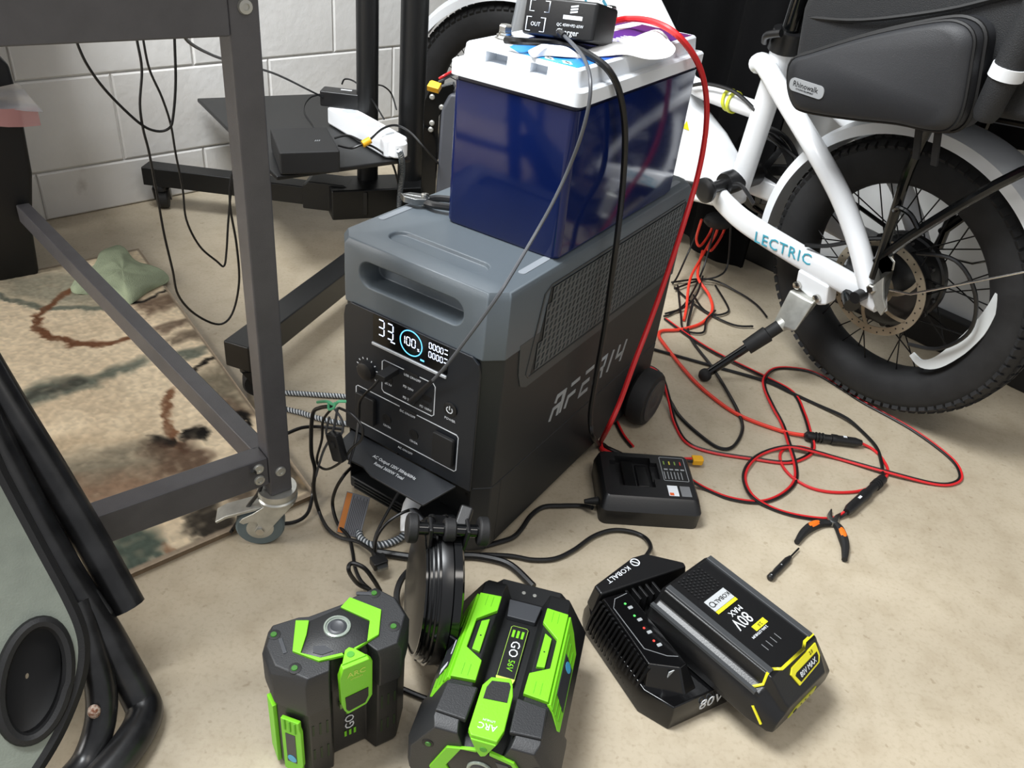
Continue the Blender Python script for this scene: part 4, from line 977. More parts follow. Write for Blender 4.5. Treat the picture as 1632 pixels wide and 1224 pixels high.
            for z_ in (.05, .148):
                for k in range(2):
                    MB().ribbon([(sx*(.036+.007*k), z_-.008), (sx*(.036+.007*k), z_+.007)], .0006, .0042, .0045, FP).build('wing_groove', mat('ego_green_dark', (92, 168, 22), .45), w)
            MB().prism([(sx*.021, .166), (sx*.054, .169), (sx*.056, .205), (sx*.0225, .207)], -.003, .0035, T((0, fy, 0)) @ FRONT).build('shoulder_plate', MATS['ego_dark'], e, bevel=.002)
        MB().prism([(-.052, -.012), (-.038, -.028), (.038, -.028), (.052, -.012), (.052, .03), (-.052, .03)], -.030, z0+.006).build('foot', MATS['ego_body'], e, bevel=.002)
        for x_ in (-.006, .008): MB().lathe([(.0026, 0), (.002, .0006)], 12, T((x_, -.0285, -.014)) @ FRONT).build('foot_screw', MATS['zinc'], e)
    return e
a1 = math.atan2(.576, .817)
ego(yaw((-.150, .552, .0005), a1), 'upright green and black tool battery with round gauge on top, nearest the camera', 1, 1, 0, .118, .170, False)
ea = V((.17, .985, 0)); ea /= np.linalg.norm(ea); ew = V((ea[1], -ea[0], 0))
eo = V((.013, .497, 0))+ea*.200; KY = 1.47
E2M = Matrix(((-ew[0], 0, -ea[0], eo[0]-.004*ew[0]*-1), (-ew[1], 0, -ea[1], eo[1]), (0, -1, 0, .0365*KY), (0, 0, 0, 1)))
ego(E2M, 'larger green and black tool battery lying on its back with green wing grips', 1.08, KY, .010, .168, .219, True)

# ================================================================ large charger and its battery
KO = V((.215, .600, 0)); KXD = V((.854, .52, 0)); KXD /= np.linalg.norm(KXD)
KMx = yaw(KO, math.atan2(KXD[1], KXD[0]))
kg = thing('battery_charger', 'black wide battery charger with ribbed side and indicator lights, right of the green batteries', 'charger', KMx)
foot = [(.014, -.012), (.105, -.012), (.150, .004), (.156, .155), (.112, .196), (.086, .197), (.006, .172), (-.004, .152), (-.006, .024)]
kb = MB(); kb.loft([[(x, y, 0) for x, y in foot], [(x, y, .020) for x, y in foot], [(.075+(x-.075)*.95, .092+(y-.092)*.96, .036) for x, y in foot]]); kb.build('base', MATS['kob_gloss'], kg, bevel=.002)
# raised left deck carrying the lights
MB().loft([[(x, y, .034) for x, y in ((.002, .030), (.040, .000), (.060, .002), (.060, .150), (.004, .150))], [(x, y, .064) for x, y in ((.008, .040), (.040, .020), (.052, .022), (.050, .145), (.012, .148))]]).build('light_deck', MATS['kob_gloss'], kg, bevel=.002)
# back wall
MB().loft([[(x, y, .034) for x, y in ((.002, .150), (.150, .140), (.152, .155), (.110, .193), (.086, .194), (.006, .170))], [(x, y, .070) for x, y in ((.010, .150), (.146, .146), (.148, .154), (.108, .188), (.086, .189), (.010, .166))]]).build('back_wall', MATS['kob_black'], kg, bevel=.003)
for k in range(16):
    y_ = .036+.0072*k
    MB().loft([[(x, y, z) for x, z in ((-.006, .012), (-.003, .034), (.007, .060), (.010, .060), (.002, .034), (-.002, .012))] for y in (y_, y_+.0034)]).build('side_rib', MATS['kob_black'], kg)
kr = MB(); 
dk = T((0, 0, .0641))
kr.ribbon([(.048, .034), (.036, .040), (.016, .060), (.016, .128), (.026, .140), (.046, .142)], .0009, 0, .0004, dk); kr.build('deck_outline', mat('line_grey', (120, 122, 124), .5), kg)
for k, (mm, nm) in enumerate((('led_green', 'status_light'), ('led_green', 'status_light'), ('led_red', 'status_light'), ('led_red', 'status_light'))):
    y_ = .128-.021*k
    MB().prism(circ(.034, y_, .0016, 8), 0, .0006, dk).build(nm, MATS[mm], kg)
    MB().prism(rrect(.0335, .0400, y_-.010, y_-.0055, .001), 0, .0005, dk).build('status_icon', MATS['print_grey'], kg)
wl = MB(); wl.box(.026, .050, .0215, .0225, .040, .0605); wl.build('corner_label', MATS['label_silver'], kg)
# terminal blades
for k in range(5):
    MB().box(.048+.0105*k, .0515+.0105*k, .128, .150, .036, .062).build('terminal_fin', MATS['plastic_black'], kg, bevel=.0008)
for k in range(4): MB().box(.0525+.0105*k, .0533+.0105*k, .130, .149, .036, .056).build('terminal_blade', MATS['steel'], kg)
kt = MB(); kt.text('KOBALT', .0105, T((.050, .1695, .0702)) @ Rz(math.radians(180+14)), .0005, sx=1.1); kt.ribbon(circ(.0835, .179, .006, 20), .0016, 0, .0005, T((0, 0, .0702)), closed=True)
kt.ribbon([(.0795, .183), (.0875, .175)], .0014, 0, .0005, T((0, 0, .0702)))
kt.build('brand_lettering', MATS['print_white'], kg)
kf = MB(); kf.text('80V', .026, T((.075, -.0118, .021)) @ FRONT, .0006, sx=.9); kf.build('front_lettering', MATS['print_white'], kg)
# battery
XB = V((.709, -.705, 0)); QO = V((.2135, .719, 0))-XB*.006-V((.705, .709, 0))*.012
QM = yaw(QO, math.atan2(XB[1], XB[0])) @ T((0, 0, .0372)) @ Ry(math.radians(1.2))
kq = thing('tool_battery', 'black block battery with yellow trim resting askew on the large charger', 'tool battery', QM)
BLn, BWd, BHt = .196, .137, .066
prof = [(0.0, .004), (0.0, .030), (.006, .044), (.016, .050), (.020, BHt), (BWd-.020, BHt), (BWd-.012, .050), (BWd, .040), (BWd, .004), (BWd-.01, 0), (.012, 0)]
qb = MB(); qb.loft([[(x, y+(.004 if y < .05 else -.004)*e_, z*zz+o_) for y, z in prof] for x, e_, zz, o_ in ((0, 1, .86, .002), (.006, 0, .98, 0), (BLn-.030, 0, 1, 0), (BLn-.006, 1.5, .60, .0), (BLn, 2.4, .50, .002))]); qb.build('case', MATS['kob_black'], kq, bevel=.002)
for y_ in (.026, BWd-.026): MB().box(.006, BLn-.034, y_-.0045, y_+.0045, BHt-.002, BHt+.0022).build('top_rail', mat('rail_grey', (58, 60, 62), .5), kq, bevel=.001)
MB().box(.004, BLn-.034, .0005, .006, .046, .050).build('side_rail', MATS['rail_grey'], kq)
SWP = Matrix(((0, 1, 0, 0), (1, 0, 0, 0), (0, 0, 1, BHt), (0, 0, 0, 1)))
yt = MB(); yt.ribbon([(BWd-.021, BLn-.034), (BWd-.040, BLn-.034), (BWd-.050, BLn-.029), (.040, BLn-.029), (.030, BLn-.036), (.021, BLn-.036)], .0034, -.0005, .0012, SWP)
yt.tube([(BLn-.036, .021, BHt), (BLn-.034, .0165, .052), (BLn-.042, .007, .046)], .0018, 6)
yt.tube([(BLn-.030, .0, .030), (BLn-.014, .002, .012)], .0016, 6)
yt.build('yellow_trim', MATS['kob_yellow'], kq)
QT = T((0, 0, BHt)) @ Rz(-math.pi/2)       # text up is +x, right is -y
def qt(x, y): return T((x, y, BHt+.0003)) @ Rz(-math.pi/2)
MB().prism([(.050, .044), (.068, .044), (.068, .084), (.050, .084)], BHt, BHt+.0006).build('brand_label', MATS['label_silver'], kq)
MB().prism([(.0685, .044), (.0730, .044), (.0730, .084), (.0685, .084)], BHt, BHt+.0006).build('yellow_band', MATS['kob_yellow'], kq)
q1 = MB(); q1.text('KOBALT', .0085, qt(.059, .067) @ T((0, 0, .0004)), .0004); q1.ribbon(circ(.059, .0495, .0038, 16), .001, .0007, .001, T((0, 0, BHt)), closed=True); q1.build('brand_print', MATS['deep_black'], kq)
q2 = MB(); q2.text('80V', .0235, qt(.096, .060), .0005, sx=.8); q2.text('MAX', .0108, qt(.082, .066), .0005); q2.text('2.0Ah LITHIUM', .0048, qt(.120, .064), .0005); q2.build('rating_print', MATS['print_white'], kq)
MB().prism([(.109, .062), (.117, .062), (.117, .086), (.109, .086)], BHt, BHt+.0005).build('yellow_band', MATS['kob_yellow'], kq)
q3 = MB(); q3.text('2.0', .0060, qt(.113, .074) @ T((0, 0, .0004)), .0004); q3.build('capacity_print', MATS['deep_black'], kq)
gt = MB()
for i in range(7):
    for j in range(9): gt.prism(circ(.010+.0052*i+(.0026 if j % 2 else 0), .044+.0052*j, .0014, 6), BHt, BHt+.0006)
gt2 = gt.build('grip_texture', MATS['soft_black'], kq); gt2['kind'] = 'stuff'
lb_ = MB()
for k in range(4): lb_.ribbon([(.132, .050+.009*k), (.142, .050+.009*k)], .0008, 0, .0004, T((0, 0, BHt)))
lb_.build('gauge_marks', MATS['line_grey'], kq)
sl = Vector((-.030+.006, 0, BHt-BHt*.60)).normalized(); sn = Vector((0, 1, 0)).cross(sl)
EF = Matrix(((0, sl[0], sn[0], BLn-.018), (1, 0, 0, 0), (0, sl[2], sn[2], BHt*.80), (0, 0, 0, 1)))
VF = T((BLn+.0004, 0, 0)) @ SIDE
MB().prism([(.058, -.014), (.104, -.010), (.110, -.003), (.110, .013), (.056, .010), (.050, .004)], -.001, .0016, EF).build('end_frame', MATS['kob_yellow'], kq, bevel=.0004)
MB().prism([(.062, -.0110), (.102, -.0075), (.106, -.0015), (.106, .0035), (.060, .0015), (.0565, -.0005)], .0016, .0021, EF).build('end_badge', MATS['deep_black'], kq)
q5 = MB(); q5.text('80V MAX', .0092, EF @ T((.082, -.0038, .0021)) @ Rz(.06), .0004, sx=.95); q5.build('end_print', MATS['print_white'], kq)
q6 = MB(); q6.text('2.0', .0058, EF @ T((.096, .0080, .0016)) @ Rz(.06), .0004); q6.build('end_capacity', MATS['deep_black'], kq)
MB().prism([(.040, .006), (.094, .010), (.094, .021), (.052, .017)], -.001, .0008, VF).build('end_button_strip', mat('kob_yellow_dull', (190, 190, 60), .5), kq)
MB().prism(circ(.051, .0115, .0035, 12), .0008, .0014, VF).build('end_button', MATS['deep_black'], kq)
for k in range(3): MB().prism(circ(.064+.009*k, .0135+.0006*k, .0014, 10), .0008, .0012, VF).build('gauge_dot', MATS['plastic_black'], kq)

# ================================================================ small charger
DM = yaw((.158, .941, .0), math.radians(4.4))
dg_ = thing('battery_charger', 'small black charger with slide slot and printed label, beside the power station', 'charger', DM)
DW_, DD_, DH_ = .157, .128, .046
dbm = MB(); dbm.loft([[(x, y, 0) for x, y in rrect(0, DW_, 0, DD_, .012)], [(x, y, .028) for x, y in rrect(-.001, DW_+.001, -.001, DD_, .012)], [(x, y, DH_-.003) for x, y in rrect(.004, DW_-.004, .012, DD_-.003, .010)], [(x, y, DH_) for x, y in rrect(.007, DW_-.007, .016, DD_-.006, .008)]])
dbo = dbm.build('case', MATS['plastic_black'], dg_, ang=40)
cut(dbo, MB().box(.030, .088, .040, .112, .032, .06), MB().box(.020, .098, .060, .100, .038, .06))
MB().box(.040, .060, .044, .108, .032, .040).build('slot_rail', MATS['kob_gloss'], dg_, bevel=.001)
MB().box(.064, .082, .052, .104, .032, .0365).build('contact_block', MATS['kob_gloss'], dg_, bevel=.001)
for k in range(17):
    x_ = .022+.0072*k
    MB().loft([[(x, y, z) for y, z in ((.0005, .0285), (.011, .0410), (.0125, .0400), (.002, .0275))] for x in (x_, x_+.0032)]).build('vent_rib', MATS['deep_black'], dg_)
DT = T((0, 0, DH_+.0002))
dl = MB(); dl.ribbon(rrect(.104, .144, .058, .116, .002, 2), .0009, 0, .0003, DT, closed=True)
for k in range(4): dl.ribbon([(.108+.009*k, .086), (.114+.009*k, .086)], .003, 0, .0003, DT)
for k in range(6): dl.ribbon([(.107+.0055*k, .062), (.107+.0055*k, .080)], .0012, 0, .0003, DT)
dl.build('label_print', MATS['print_grey'], dg_)
for k, c_ in enumerate(('led_green', 'kob_yellow', 'led_green', 'led_red')): MB().box(.109+.009*k, .111+.009*k, .098, .106, DH_, DH_+.0006).build('label_mark', mat('mark_'+c_, {'led_green': (120, 150, 70), 'kob_yellow': (200, 190, 60), 'led_red': (190, 60, 50)}[c_], .5), dg_)
MB().box(.106, .122, .022, .046, DH_, DH_+.0005).build('warning_label', MATS['print_white'], dg_)
MB().box(.1075, .114, .023, .029, DH_+.0005, DH_+.0008).build('warning_mark', mat('mark_orange', (210, 90, 40), .5), dg_)
MB().box(.126, .142, .022, .046, DH_, DH_+.0004).build('fine_print', mat('fine_grey', (110, 112, 114), .5), dg_)
MB().tube([(-.022, .030, .016), (-.010, .031, .017), (.004, .032, .018)], .006, 10, radii=[.0035, .0055, .0075]).build('cord_grip', MATS['rubber'], dg_)

# ================================================================ folding fan seen edge-on
fc_ = G(676, 962, .075); FA = V((-.975, -.22, 0)); FA /= np.linalg.norm(FA)
FMx_ = fm((fc_[0], fc_[1], 0.004), V((FA[1], -FA[0], 0)), (0, 0, 1)) @ Rx(.12)
fn_ = thing('desk_fan', 'black folding fan standing edge-on between the power station and green batteries', 'fan', FMx_)
# local: x along the disc plane, y along the fan axis, z up
FR_, FZ = .088, .098
AX = T((0, 0, FZ)) @ Rx(math.pi/2)
MB().lathe([(.030, -.030), (.060, -.028), (.080, -.020), (FR_, -.006), (FR_, .006), (.082, .008), (.078, .002)], 48, AX).build('rear_shell', mat('fan_black', (11, 11, 12), .3), fn_)
for k in range(4): MB().ring(FR_-.0005-.0035*k, [(-.001, -.008-.0045*k), (.0016, -.008-.0045*k), (.0016, -.0105-.0045*k), (-.001, -.0105-.0045*k)], 48, AX).build('shell_rib', MATS['gloss_black'], fn_)
MB().lathe([(.078, .006), (FR_+.002, .007), (FR_+.002, .016), (.080, .020), (.076, .016)], 48, AX).build('front_ring', MATS['gloss_black'], fn_)
for k in range(7):
    r = .018+.0095*k
    MB().ring(r, [(-.0012, .018), (.0012, .018), (.0012, .021), (-.0012, .021)], 40, AX).build('guard_ring', MATS['plastic_black'], fn_)
for k in range(12):
    a = 2*math.pi*k/12; MB().bar((.014*math.cos(a), .014*math.sin(a), .0195), (.079*math.cos(a), .079*math.sin(a), .0185), .002, .003, m=AX).build('guard_spoke', MATS['plastic_black'], fn_)
MB().lathe([(.017, .014), (.017, .022), (.013, .024)], 28, AX).build('guard_cap', MATS['soft_black'], fn_)
for k in range(5):
    a = 2*math.pi*k/5+.3; M_ = AX @ Rz(a)
    MB().loft([[(.014, -.006, -.006), (.014, .010, .008), (.014, .011, .009), (.014, -.005, -.005)], [(.045, -.014, -.008), (.045, .018, .009), (.045, .019, .010), (.045, -.013, -.007)], [(.071, -.010, -.006), (.071, .014, .006), (.071, .015, .007), (.071, -.009, -.005)]], M_).build('blade', MATS['plastic_black'], fn_)
MB().lathe([(.020, -.026), (.020, .004), (.016, .010)], 24, AX).build('motor', MATS['soft_black'], fn_)
for s_ in (-1, 1):
    MB().bar((0, s_*.018, .150), (0, s_*.022, .205), .024, .005, up=(0, 1, 0)).build('bracket_arm', MATS['plastic_black'], fn_, bevel=.002)
MB().tube([(0, -.034, .196), (0, .036, .196)], .0075, 14).build('pivot_bar', MATS['gloss_black'], fn_)
for y_, sg in ((-.034, -1), (.036, 1)):
    MB().lathe([(.015, 0), (.0170, .002), (.0170, .011), (.014, .013)], 24, T((0, y_, .196)) @ Rx(-sg*math.pi/2)).build('knob', MATS['soft_black'], fn_, bevel=.0008)
MB().lathe([(.012, 0), (.0135, .002), (.0135, .012), (.011, .014)], 24, T((.0, .006, .196)) @ Rx(math.pi/2)).build('knob', MATS['soft_black'], fn_)
MB().bar((.0, -.012, .186), (.03, -.024, .205), .016, .016).build('clip_lever', MATS['plastic_black'], fn_, bevel=.003)
for x_ in (-.03, .012): MB().box(x_, x_+.016, -.022, .012, -.002, .016).build('foot', MATS['plastic_black'], fn_, bevel=.002)

# ================================================================ white bicycle
HDv = V((-.6317, .7752, 0)); LFv = V((-.7709, -.6282, -.1061)); UPb = V((-.0822, -.0670, .9944)); B0 = V((.7001, 1.4210, .0006))
BKM = Matrix(((HDv[0], LFv[0], UPb[0], B0[0]), (HDv[1], LFv[1], UPb[1], B0[1]), (HDv[2], LFv[2], UPb[2], B0[2]), (0, 0, 0, 1)))
bk = thing('bicycle', 'white fat-tyre electric bicycle leaning on its kickstand at the right', 'bicycle', BKM)
WR = .262
def wheel(M, motor):
    AXW = M @ Rx(-math.pi/2)           # z -> +y (left side of the bike)
    prof = []
    for k in range(20):
        a = 2*math.pi*k/20; c, s = math.cos(a), math.sin(a)
        prof.append((math.copysign(abs(c)**.85, c)*.042, math.copysign(abs(s)**.9, s)*.040))
    ty = MB().ring(.2175, prof, 96, AXW).build('tyre', MATS['tyre'], bk, ang=60)
    kn = MB()
    for i in range(84):
        for row, (zz, rr, dz) in enumerate(((-.031, .2465, .012), (.031, .2465, .012), (-.011, .2570, .010), (.011, .2570, .010))):
            a = 2*math.pi*(i+(.5 if row % 2 else 0))/84; M_ = AXW @ Rz(a) @ T((rr, 0, zz)) @ Ry(.55*(1 if zz > .02 else -1 if zz < -.02 else 0)*-1)
            kn.box(-.003, .0042, -.0062, .0062, -dz/2, dz/2, M_)
    ko = kn.build('tread', MATS['tyre'], ty, flat=True); ko['kind'] = 'stuff'
    MB().ring(.195, [(.010, -.034), (.013, -.034), (.013, -.030), (.000, -.026), (-.004, 0), (.000, .026), (.013, .030), (.013, .034), (.010, .034), (-.004, .030), (-.009, 0), (-.004, -.030)], 72, AXW).build('rim', MATS['rim_black'], bk, ang=30)
    hf = .072 if motor else .03
    for i in range(36):
        side = 1 if i % 2 else -1; a = 2*math.pi*i/36; off = (.42 if (i//2) % 2 else -.42)*(1 if motor else 1.6)
        p0_ = (hf*math.cos(a+off), hf*math.sin(a+off), side*.030); p1_ = (.188*math.cos(a), .188*math.sin(a), side*.008)
        MB().tube([p0_, p1_], .0013, 5, m=AXW).build('spoke', MATS['spoke'], bk)
        MB().tube([(.180*math.cos(a)+.0, .180*math.sin(a), side*.0083), (.189*math.cos(a), .189*math.sin(a), side*.008)], .0026, 6, m=AXW).build('spoke_nipple', MATS['zinc'], bk)
    return AXW
AR = wheel(T((0, 0, WR)), True)
hm = MB().lathe([(.020, -.060), (.030, -.052), (.070, -.044), (.078, -.036), (.078, -.026), (.084, -.024), (.084, -.014), (.080, -.012), (.080, .012), (.084, .014), (.084, .024), (.078, .026), (.078, .036), (.070, .042), (.045, .046), (.030, .052), (.022, .058)], 56, AR).build('hub_motor', MATS['motor_black'], bk)
fl_ = MB()
for k in range(18):
    a = 2*math.pi*k/18; fl_.lathe([(.006, -.004), (.006, .004)], 8, AR @ T((.084*math.cos(a), .084*math.sin(a), .020)))
fl_.build('spoke_flange', MATS['motor_black'], hm)
# brake rotor
AD = AR @ T((0, 0, .056))
rt = MB().ring(.0845, [(-.0075, -.001), (.0075, -.001), (.0075, .001), (-.0075, .001)], 60, AD).build('brake_rotor', MATS['rotor'], bk)
for k in range(6):
    a = 2*math.pi*k/6; p_ = [((.030+.049*t)*math.cos(a+.55*t), (.030+.049*t)*math.sin(a+.55*t)) for t in np.linspace(0, 1, 6)]
    MB().ribbon(p_, .0066, -.001, .001, AD).build('rotor_arm', MATS['rotor'], rt)
MB().ring(.028, [(-.004, -.001), (.004, -.001), (.004, .001), (-.004, .001)], 32, AD).build('rotor_carrier', MATS['rotor'], rt)
for k in range(40):
    a = 2*math.pi*k/40; r_ = .082 if k % 2 else .087
    MB().lathe([(.0016, -.0013), (.0016, .0013)], 7, AD @ T((r_*math.cos(a), r_*math.sin(a), 0))).build('rotor_hole', MATS['deep_black'], rt)
# frame
def ftube(name, pts, r, m=MATS['bike_white'], n=16, sub=6, parent=bk): return MB().tube(smooth(pts, sub) if sub else pts, r, n).build(name, m, parent)
def oval(name, pts, wy, hz, m, parent=bk):
    "flattened tube: half width wy in y, half height hz"
    p = smooth(pts, 6); rings = []
    for i, q in enumerate(p):
        t = p[min(i+1, len(p)-1)]-p[max(i-1, 0)]; t /= np.linalg.norm(t); yy = V((0, 1, 0)); yy = yy-t*(yy @ t); yy /= np.linalg.norm(yy); u = np.cross(t, yy)
        rings.append([tuple(q+math.copysign(abs(math.cos(a))**.6, math.cos(a))*wy*yy+math.copysign(abs(math.sin(a))**.6, math.sin(a))*hz*u) for a in np.linspace(0, 2*math.pi, 20, endpoint=False)])
    return MB().loft(rings).build(name, m, parent, ang=40)
for s in (1, -1):
    cs_ = oval('chainstay', [(.42, .045*s, .292), (.36, .066*s, .284), (.29, .080*s, .276), (.177, .082*s, .266), (.06, .084*s, .260), (-.028, .086*s, .257)], .012, .0225, MATS['bike_white'])
    if s > 0: CS = cs_
    ftube('seatstay', [(.385, .020*s, .555), (.365, .030*s, .562), (.330, .038*s, .545), (.280, .048*s, .515), (.184, .070*s, .462), (.105, .080*s, .405), (.050, .083*s, .345), (.018, .084*s, .300), (-.004, .085*s, .268)], .0185)
    MB().loft([[(x, (.080+dy)*s, z) for x, z in ((-.045, .243), (.012, .245), (.02, .275), (-.002, .296), (-.03, .285))] for dy in (0, .012)]).build('dropout', MATS['bike_white'], bk, bevel=.002)
ftube('seat_tube', [(.392, 0, .285), (.347, 0, .600)], .0235, sub=0)
ftube('seat_collar', [(.349, 0, .585), (.343, 0, .622)], .030, MATS['plastic_black'], sub=0)
ftube('seat_post', [(.346, 0, .60), (.312, 0, .84)], .0165, MATS['gloss_black'], sub=0)
ftube('seat_clamp_lever', [(.37, .03, .60), (.36, .040, .615), (.33, .040, .625)], .007, MATS['plastic_black'])
beam = [(.380, .255), (.50, .232), (.60, .26), (1.02, .585), (1.00, .715), (.74, .632), (.60, .505), (.545, .425), (.47, .385), (.420, .345)]
MB().loft([[(x, y, z) for x, z in beam] for y in (-.036, .036)]).build('main_beam', MATS['bike_white'], bk, bevel=.014, seg=4)
ftube('top_tube', [(.60, 0, .475), (.52, 0, .462), (.372, 0, .463)], .0175)
ftube('head_tube', [(1.035, 0, .56), (.985, 0, .80)], .028, sub=0)
zt_ = MB(); zt_.ring(.021, [(-.0015, -.003), (.0015, -.003), (.0015, .003), (-.0015, .003)], 24, T((.442, 0, .462)) @ Ry(math.pi/2)); zt_.ring(.021, [(-.0015, -.003), (.0015, -.003), (.0015, .003), (-.0015, .003)], 24, T((.455, 0, .463)) @ Ry(math.pi/2+.2))
lab(zt_.build('cable_tie', MATS['yellow_tie'], bk), 'yellow cable tie')
tp = MB(); tp.text('LECTRIC', .032, Matrix(((-1, 0, 0, .187), (0, 0, 1, .0948), (0, 1, 0, .2690), (0, 0, 0, 1))) @ Rz(math.radians(3.2)), .0008, sx=1.02, space=1.12)
tp.build('chainstay_lettering', MATS['teal_print'], CS)
tp2 = MB(); tp2.text('LECTRIC', .085, Matrix(((-1, 0, 0, .83), (0, 0, 1, .0362), (0, 1, 0, .555), (0, 0, 0, 1))) @ Rz(math.radians(-38)), .0008, sx=1.0)
MB().prism([(-.010, -.008), (.010, -.008), (0, .010)], 0, .0008, Matrix(((-1, 0, 0, .529), (0, 0, 1, .0362), (0, 1, 0, .395), (0, 0, 0, 1)))).build('warning_sticker', MATS['kob_yellow'], bk)
tp2.build('beam_lettering', mat('beam_print', (64, 132, 156), .5), bk)
# cranks
BBM = T((.390, 0, .316)) @ Rx(-math.pi/2)
MB().lathe([(.022, -.05), (.024, -.045), (.024, .045), (.022, .05)], 28, BBM).build('bottom_bracket', MATS['plastic_black'], bk)
MB().lathe([(.012, .045), (.012, .098), (.024, .098), (.026, .102), (.026, .108), (.020, .112), (.014, .113)], 28, BBM).build('crank_boss', MATS['plastic_black'], bk)
MB().bar((.390, .104, .316), (.545, .108, .285), .012, .024).build('crank_arm', MATS['plastic_black'], bk, bevel=.004)
cr = MB().ring(.078, [(-.008, -.002), (.010, -.002), (.010, .002), (-.008, .002)], 56, BBM @ T((0, 0, -.066))).build('chainring', MATS['rim_black'], bk)
MB().ring(.092, [(-.006, -.001), (.004, -.001), (.004, .001), (-.006, .001)], 56, BBM @ T((0, 0, -.074))).build('chain_guard', MATS['plastic_black'], cr)
for k in range(5):
    a = 2*math.pi*k/5+.4; MB().bar((.015*math.cos(a), .015*math.sin(a), -.066), (.074*math.cos(a), .074*math.sin(a), -.066), .014, .004, m=BBM).build('chainring_arm', MATS['plastic_black'], cr)
MB().bar((.390, -.085, .316), (.25, -.088, .36), .012, .024).build('crank_arm', MATS['plastic_black'], bk, bevel=.004)
# chain run and derailleur on the far side
ch_ = MB(); ch_.tube(smooth([(.39, -.062, .398), (.2, -.060, .345), (.0, -.058, .300)], 4), .004, 6); ch_.tube(smooth([(.39, -.062, .236), (.2, -.060, .20), (.03, -.058, .165)], 4), .004, 6); ch_['x'] if False else None
ch_.build('chain', MATS['spoke'], bk)
MB().lathe([(.020, -.056), (.040, -.058), (.040, -.068), (.020, -.074)], 24, AR).build('cassette', MATS['spoke'], bk)
MB().bar((.0, -.075, .23), (.02, -.072, .12), .016, .022).build('derailleur', MATS['plastic_black'], bk, bevel=.004)
# dropout hardware
MB().loft([[(x, y, z) for x, z in ((-.012, .345), (-.026, .352), (-.038, .345), (-.040, .330), (-.030, .325), (-.022, .312), (-.016, .29), (-.010, .278), (-.022, .270), (-.034, .252), (-.048, .244), (-.052, .262), (-.042, .276), (-.034, .300), (-.030, .318), (-.018, .326))] for y in (.100, .106)]).build('torque_bracket', MATS['zinc'], bk, bevel=.001)
MB().tube([(-.0, .096, .262), (-.0, .122, .262)], .011, 14).build('axle_nut', MATS['plastic_black'], bk)
MB().tube([(.030, .090, .243), (.006, .112, .240)], .014, 14).build('caliper_mount', MATS['gloss_black'], bk)
MB().lathe([(.009, 0), (.009, .004), (.006, .006)], 6, T((-.016, .104, .283)) @ Rx(-math.pi/2)).build('bolt', MATS['chrome'], bk)
ca = MB(); ca.box(.02, .062, .052, .076, .268, .305); ca.build('brake_caliper', MATS['motor_black'], bk, bevel=.005)
# fender
def fender(M, a0, a1, R=.286, hwid=.042):
    pr = [(0, -hwid), (.006, -hwid*.6), (.008, 0), (.006, hwid*.6), (0, hwid), (-.018, hwid+.003), (-.018, hwid+.001), (-.002, hwid-.002), (.004, hwid*.55), (.006, 0), (.004, -hwid*.55), (-.002, -hwid+.002), (-.018, -hwid-.001), (-.018, -hwid-.003)]
    return MB().ring(R, pr, 60, M @ Rx(-math.pi/2), a0, a1)
# with Rx(-90) ring angle a lies at x=cos, z=-sin
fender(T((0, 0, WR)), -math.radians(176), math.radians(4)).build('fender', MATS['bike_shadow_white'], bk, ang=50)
for s in (1, -1):
    MB().tube([(-.012, .100*s, .285), (-.080, .094*s, .300), (-.300, .062*s, .46)], .0022, 8).build('fender_stay', MATS['chrome'], bk)
# rack
for s in (1, -1):
    MB().tube(smooth([(-.010, .098*s, .300), (-.012, .100*s, .40), (-.012, .100*s, .50), (-.020, .088*s, .598)], 4), .0085, 10).build('rack_strut', MATS['gloss_black'], bk)
    MB().tube(smooth([(-.006, .098*s, .330), (-.07, .100*s, .425), (-.175, .100*s, .552), (-.255, .090*s, .610)], 4), .0085, 10).build('rack_strut', MATS['gloss_black'], bk)
    MB().tube([(.20, .075*s, .572), (-.36, .075*s, .632)], .0075, 10).build('rack_rail', MATS['gloss_black'], bk)
for x_ in (.18, .05, -.1, -.24, -.35): MB().tube([(x_, -.075, .594-.107*x_), (x_, .075, .594-.107*x_)], .006, 8).build('rack_bar', MATS['gloss_black'], bk)
MB().tube(smooth([(-.010, .102, .425), (-.022, .112, .440), (-.045, .114, .438), (-.062, .110, .420)], 4), .0045, 8).build('rack_hook', MATS['gloss_black'], bk)
MB().bar((-.355, .05, .632), (-.355, -.05, .632), .03, .012).build('rear_reflector_mount', MATS['plastic_black'], bk)
# kickstand
ft0 = (.180, .262, .040)
MB().loft([[(x, y, z) for x, z in ((.140, .246), (.070, .243), (.064, .205), (.080, .196), (.138, .212))] for y in (.066, .098)]).build('kickstand_mount', MATS['bike_white'], bk, bevel=.004)
ks = MB(); ks.loft([[(.135, .088, .205), (.082, .088, .205), (.098, .112, .150), (.142, .112, .142)], [(.138, .112, .208), (.080, .112, .208), (.086, .140, .148), (.140, .140, .132)], [(.128, .120, .196), (.092, .120, .196), (.104, .146, .150), (.132, .146, .140)]])
kh = ks.build('kickstand_head', MATS['zinc'], bk, bevel=.006, seg=3)
for p_ in ((.130, .100, .218), (.083, .100, .212)): MB().lathe([(.008, 0), (.008, .006), (.005, .008)], 12, T(p_) @ Rx(-math.pi/2)).build('bolt', MATS['chrome'], bk)
k0 = V((.118, .132, .150)); k1 = V(ft0); kd = k1-k0
MB().tube([tuple(k0), tuple(k0+kd*.06)], .0135, 16).build('kickstand_collar', MATS['zinc'], bk)
MB().tube([tuple(k0+kd*.05), tuple(k0+kd*.20), tuple(k0+kd*.21), tuple(k0+kd*.47)], .014, 16, radii=[.0125, .0125, .0165, .0150]).build('kickstand_sleeve', MATS['soft_black'], bk)
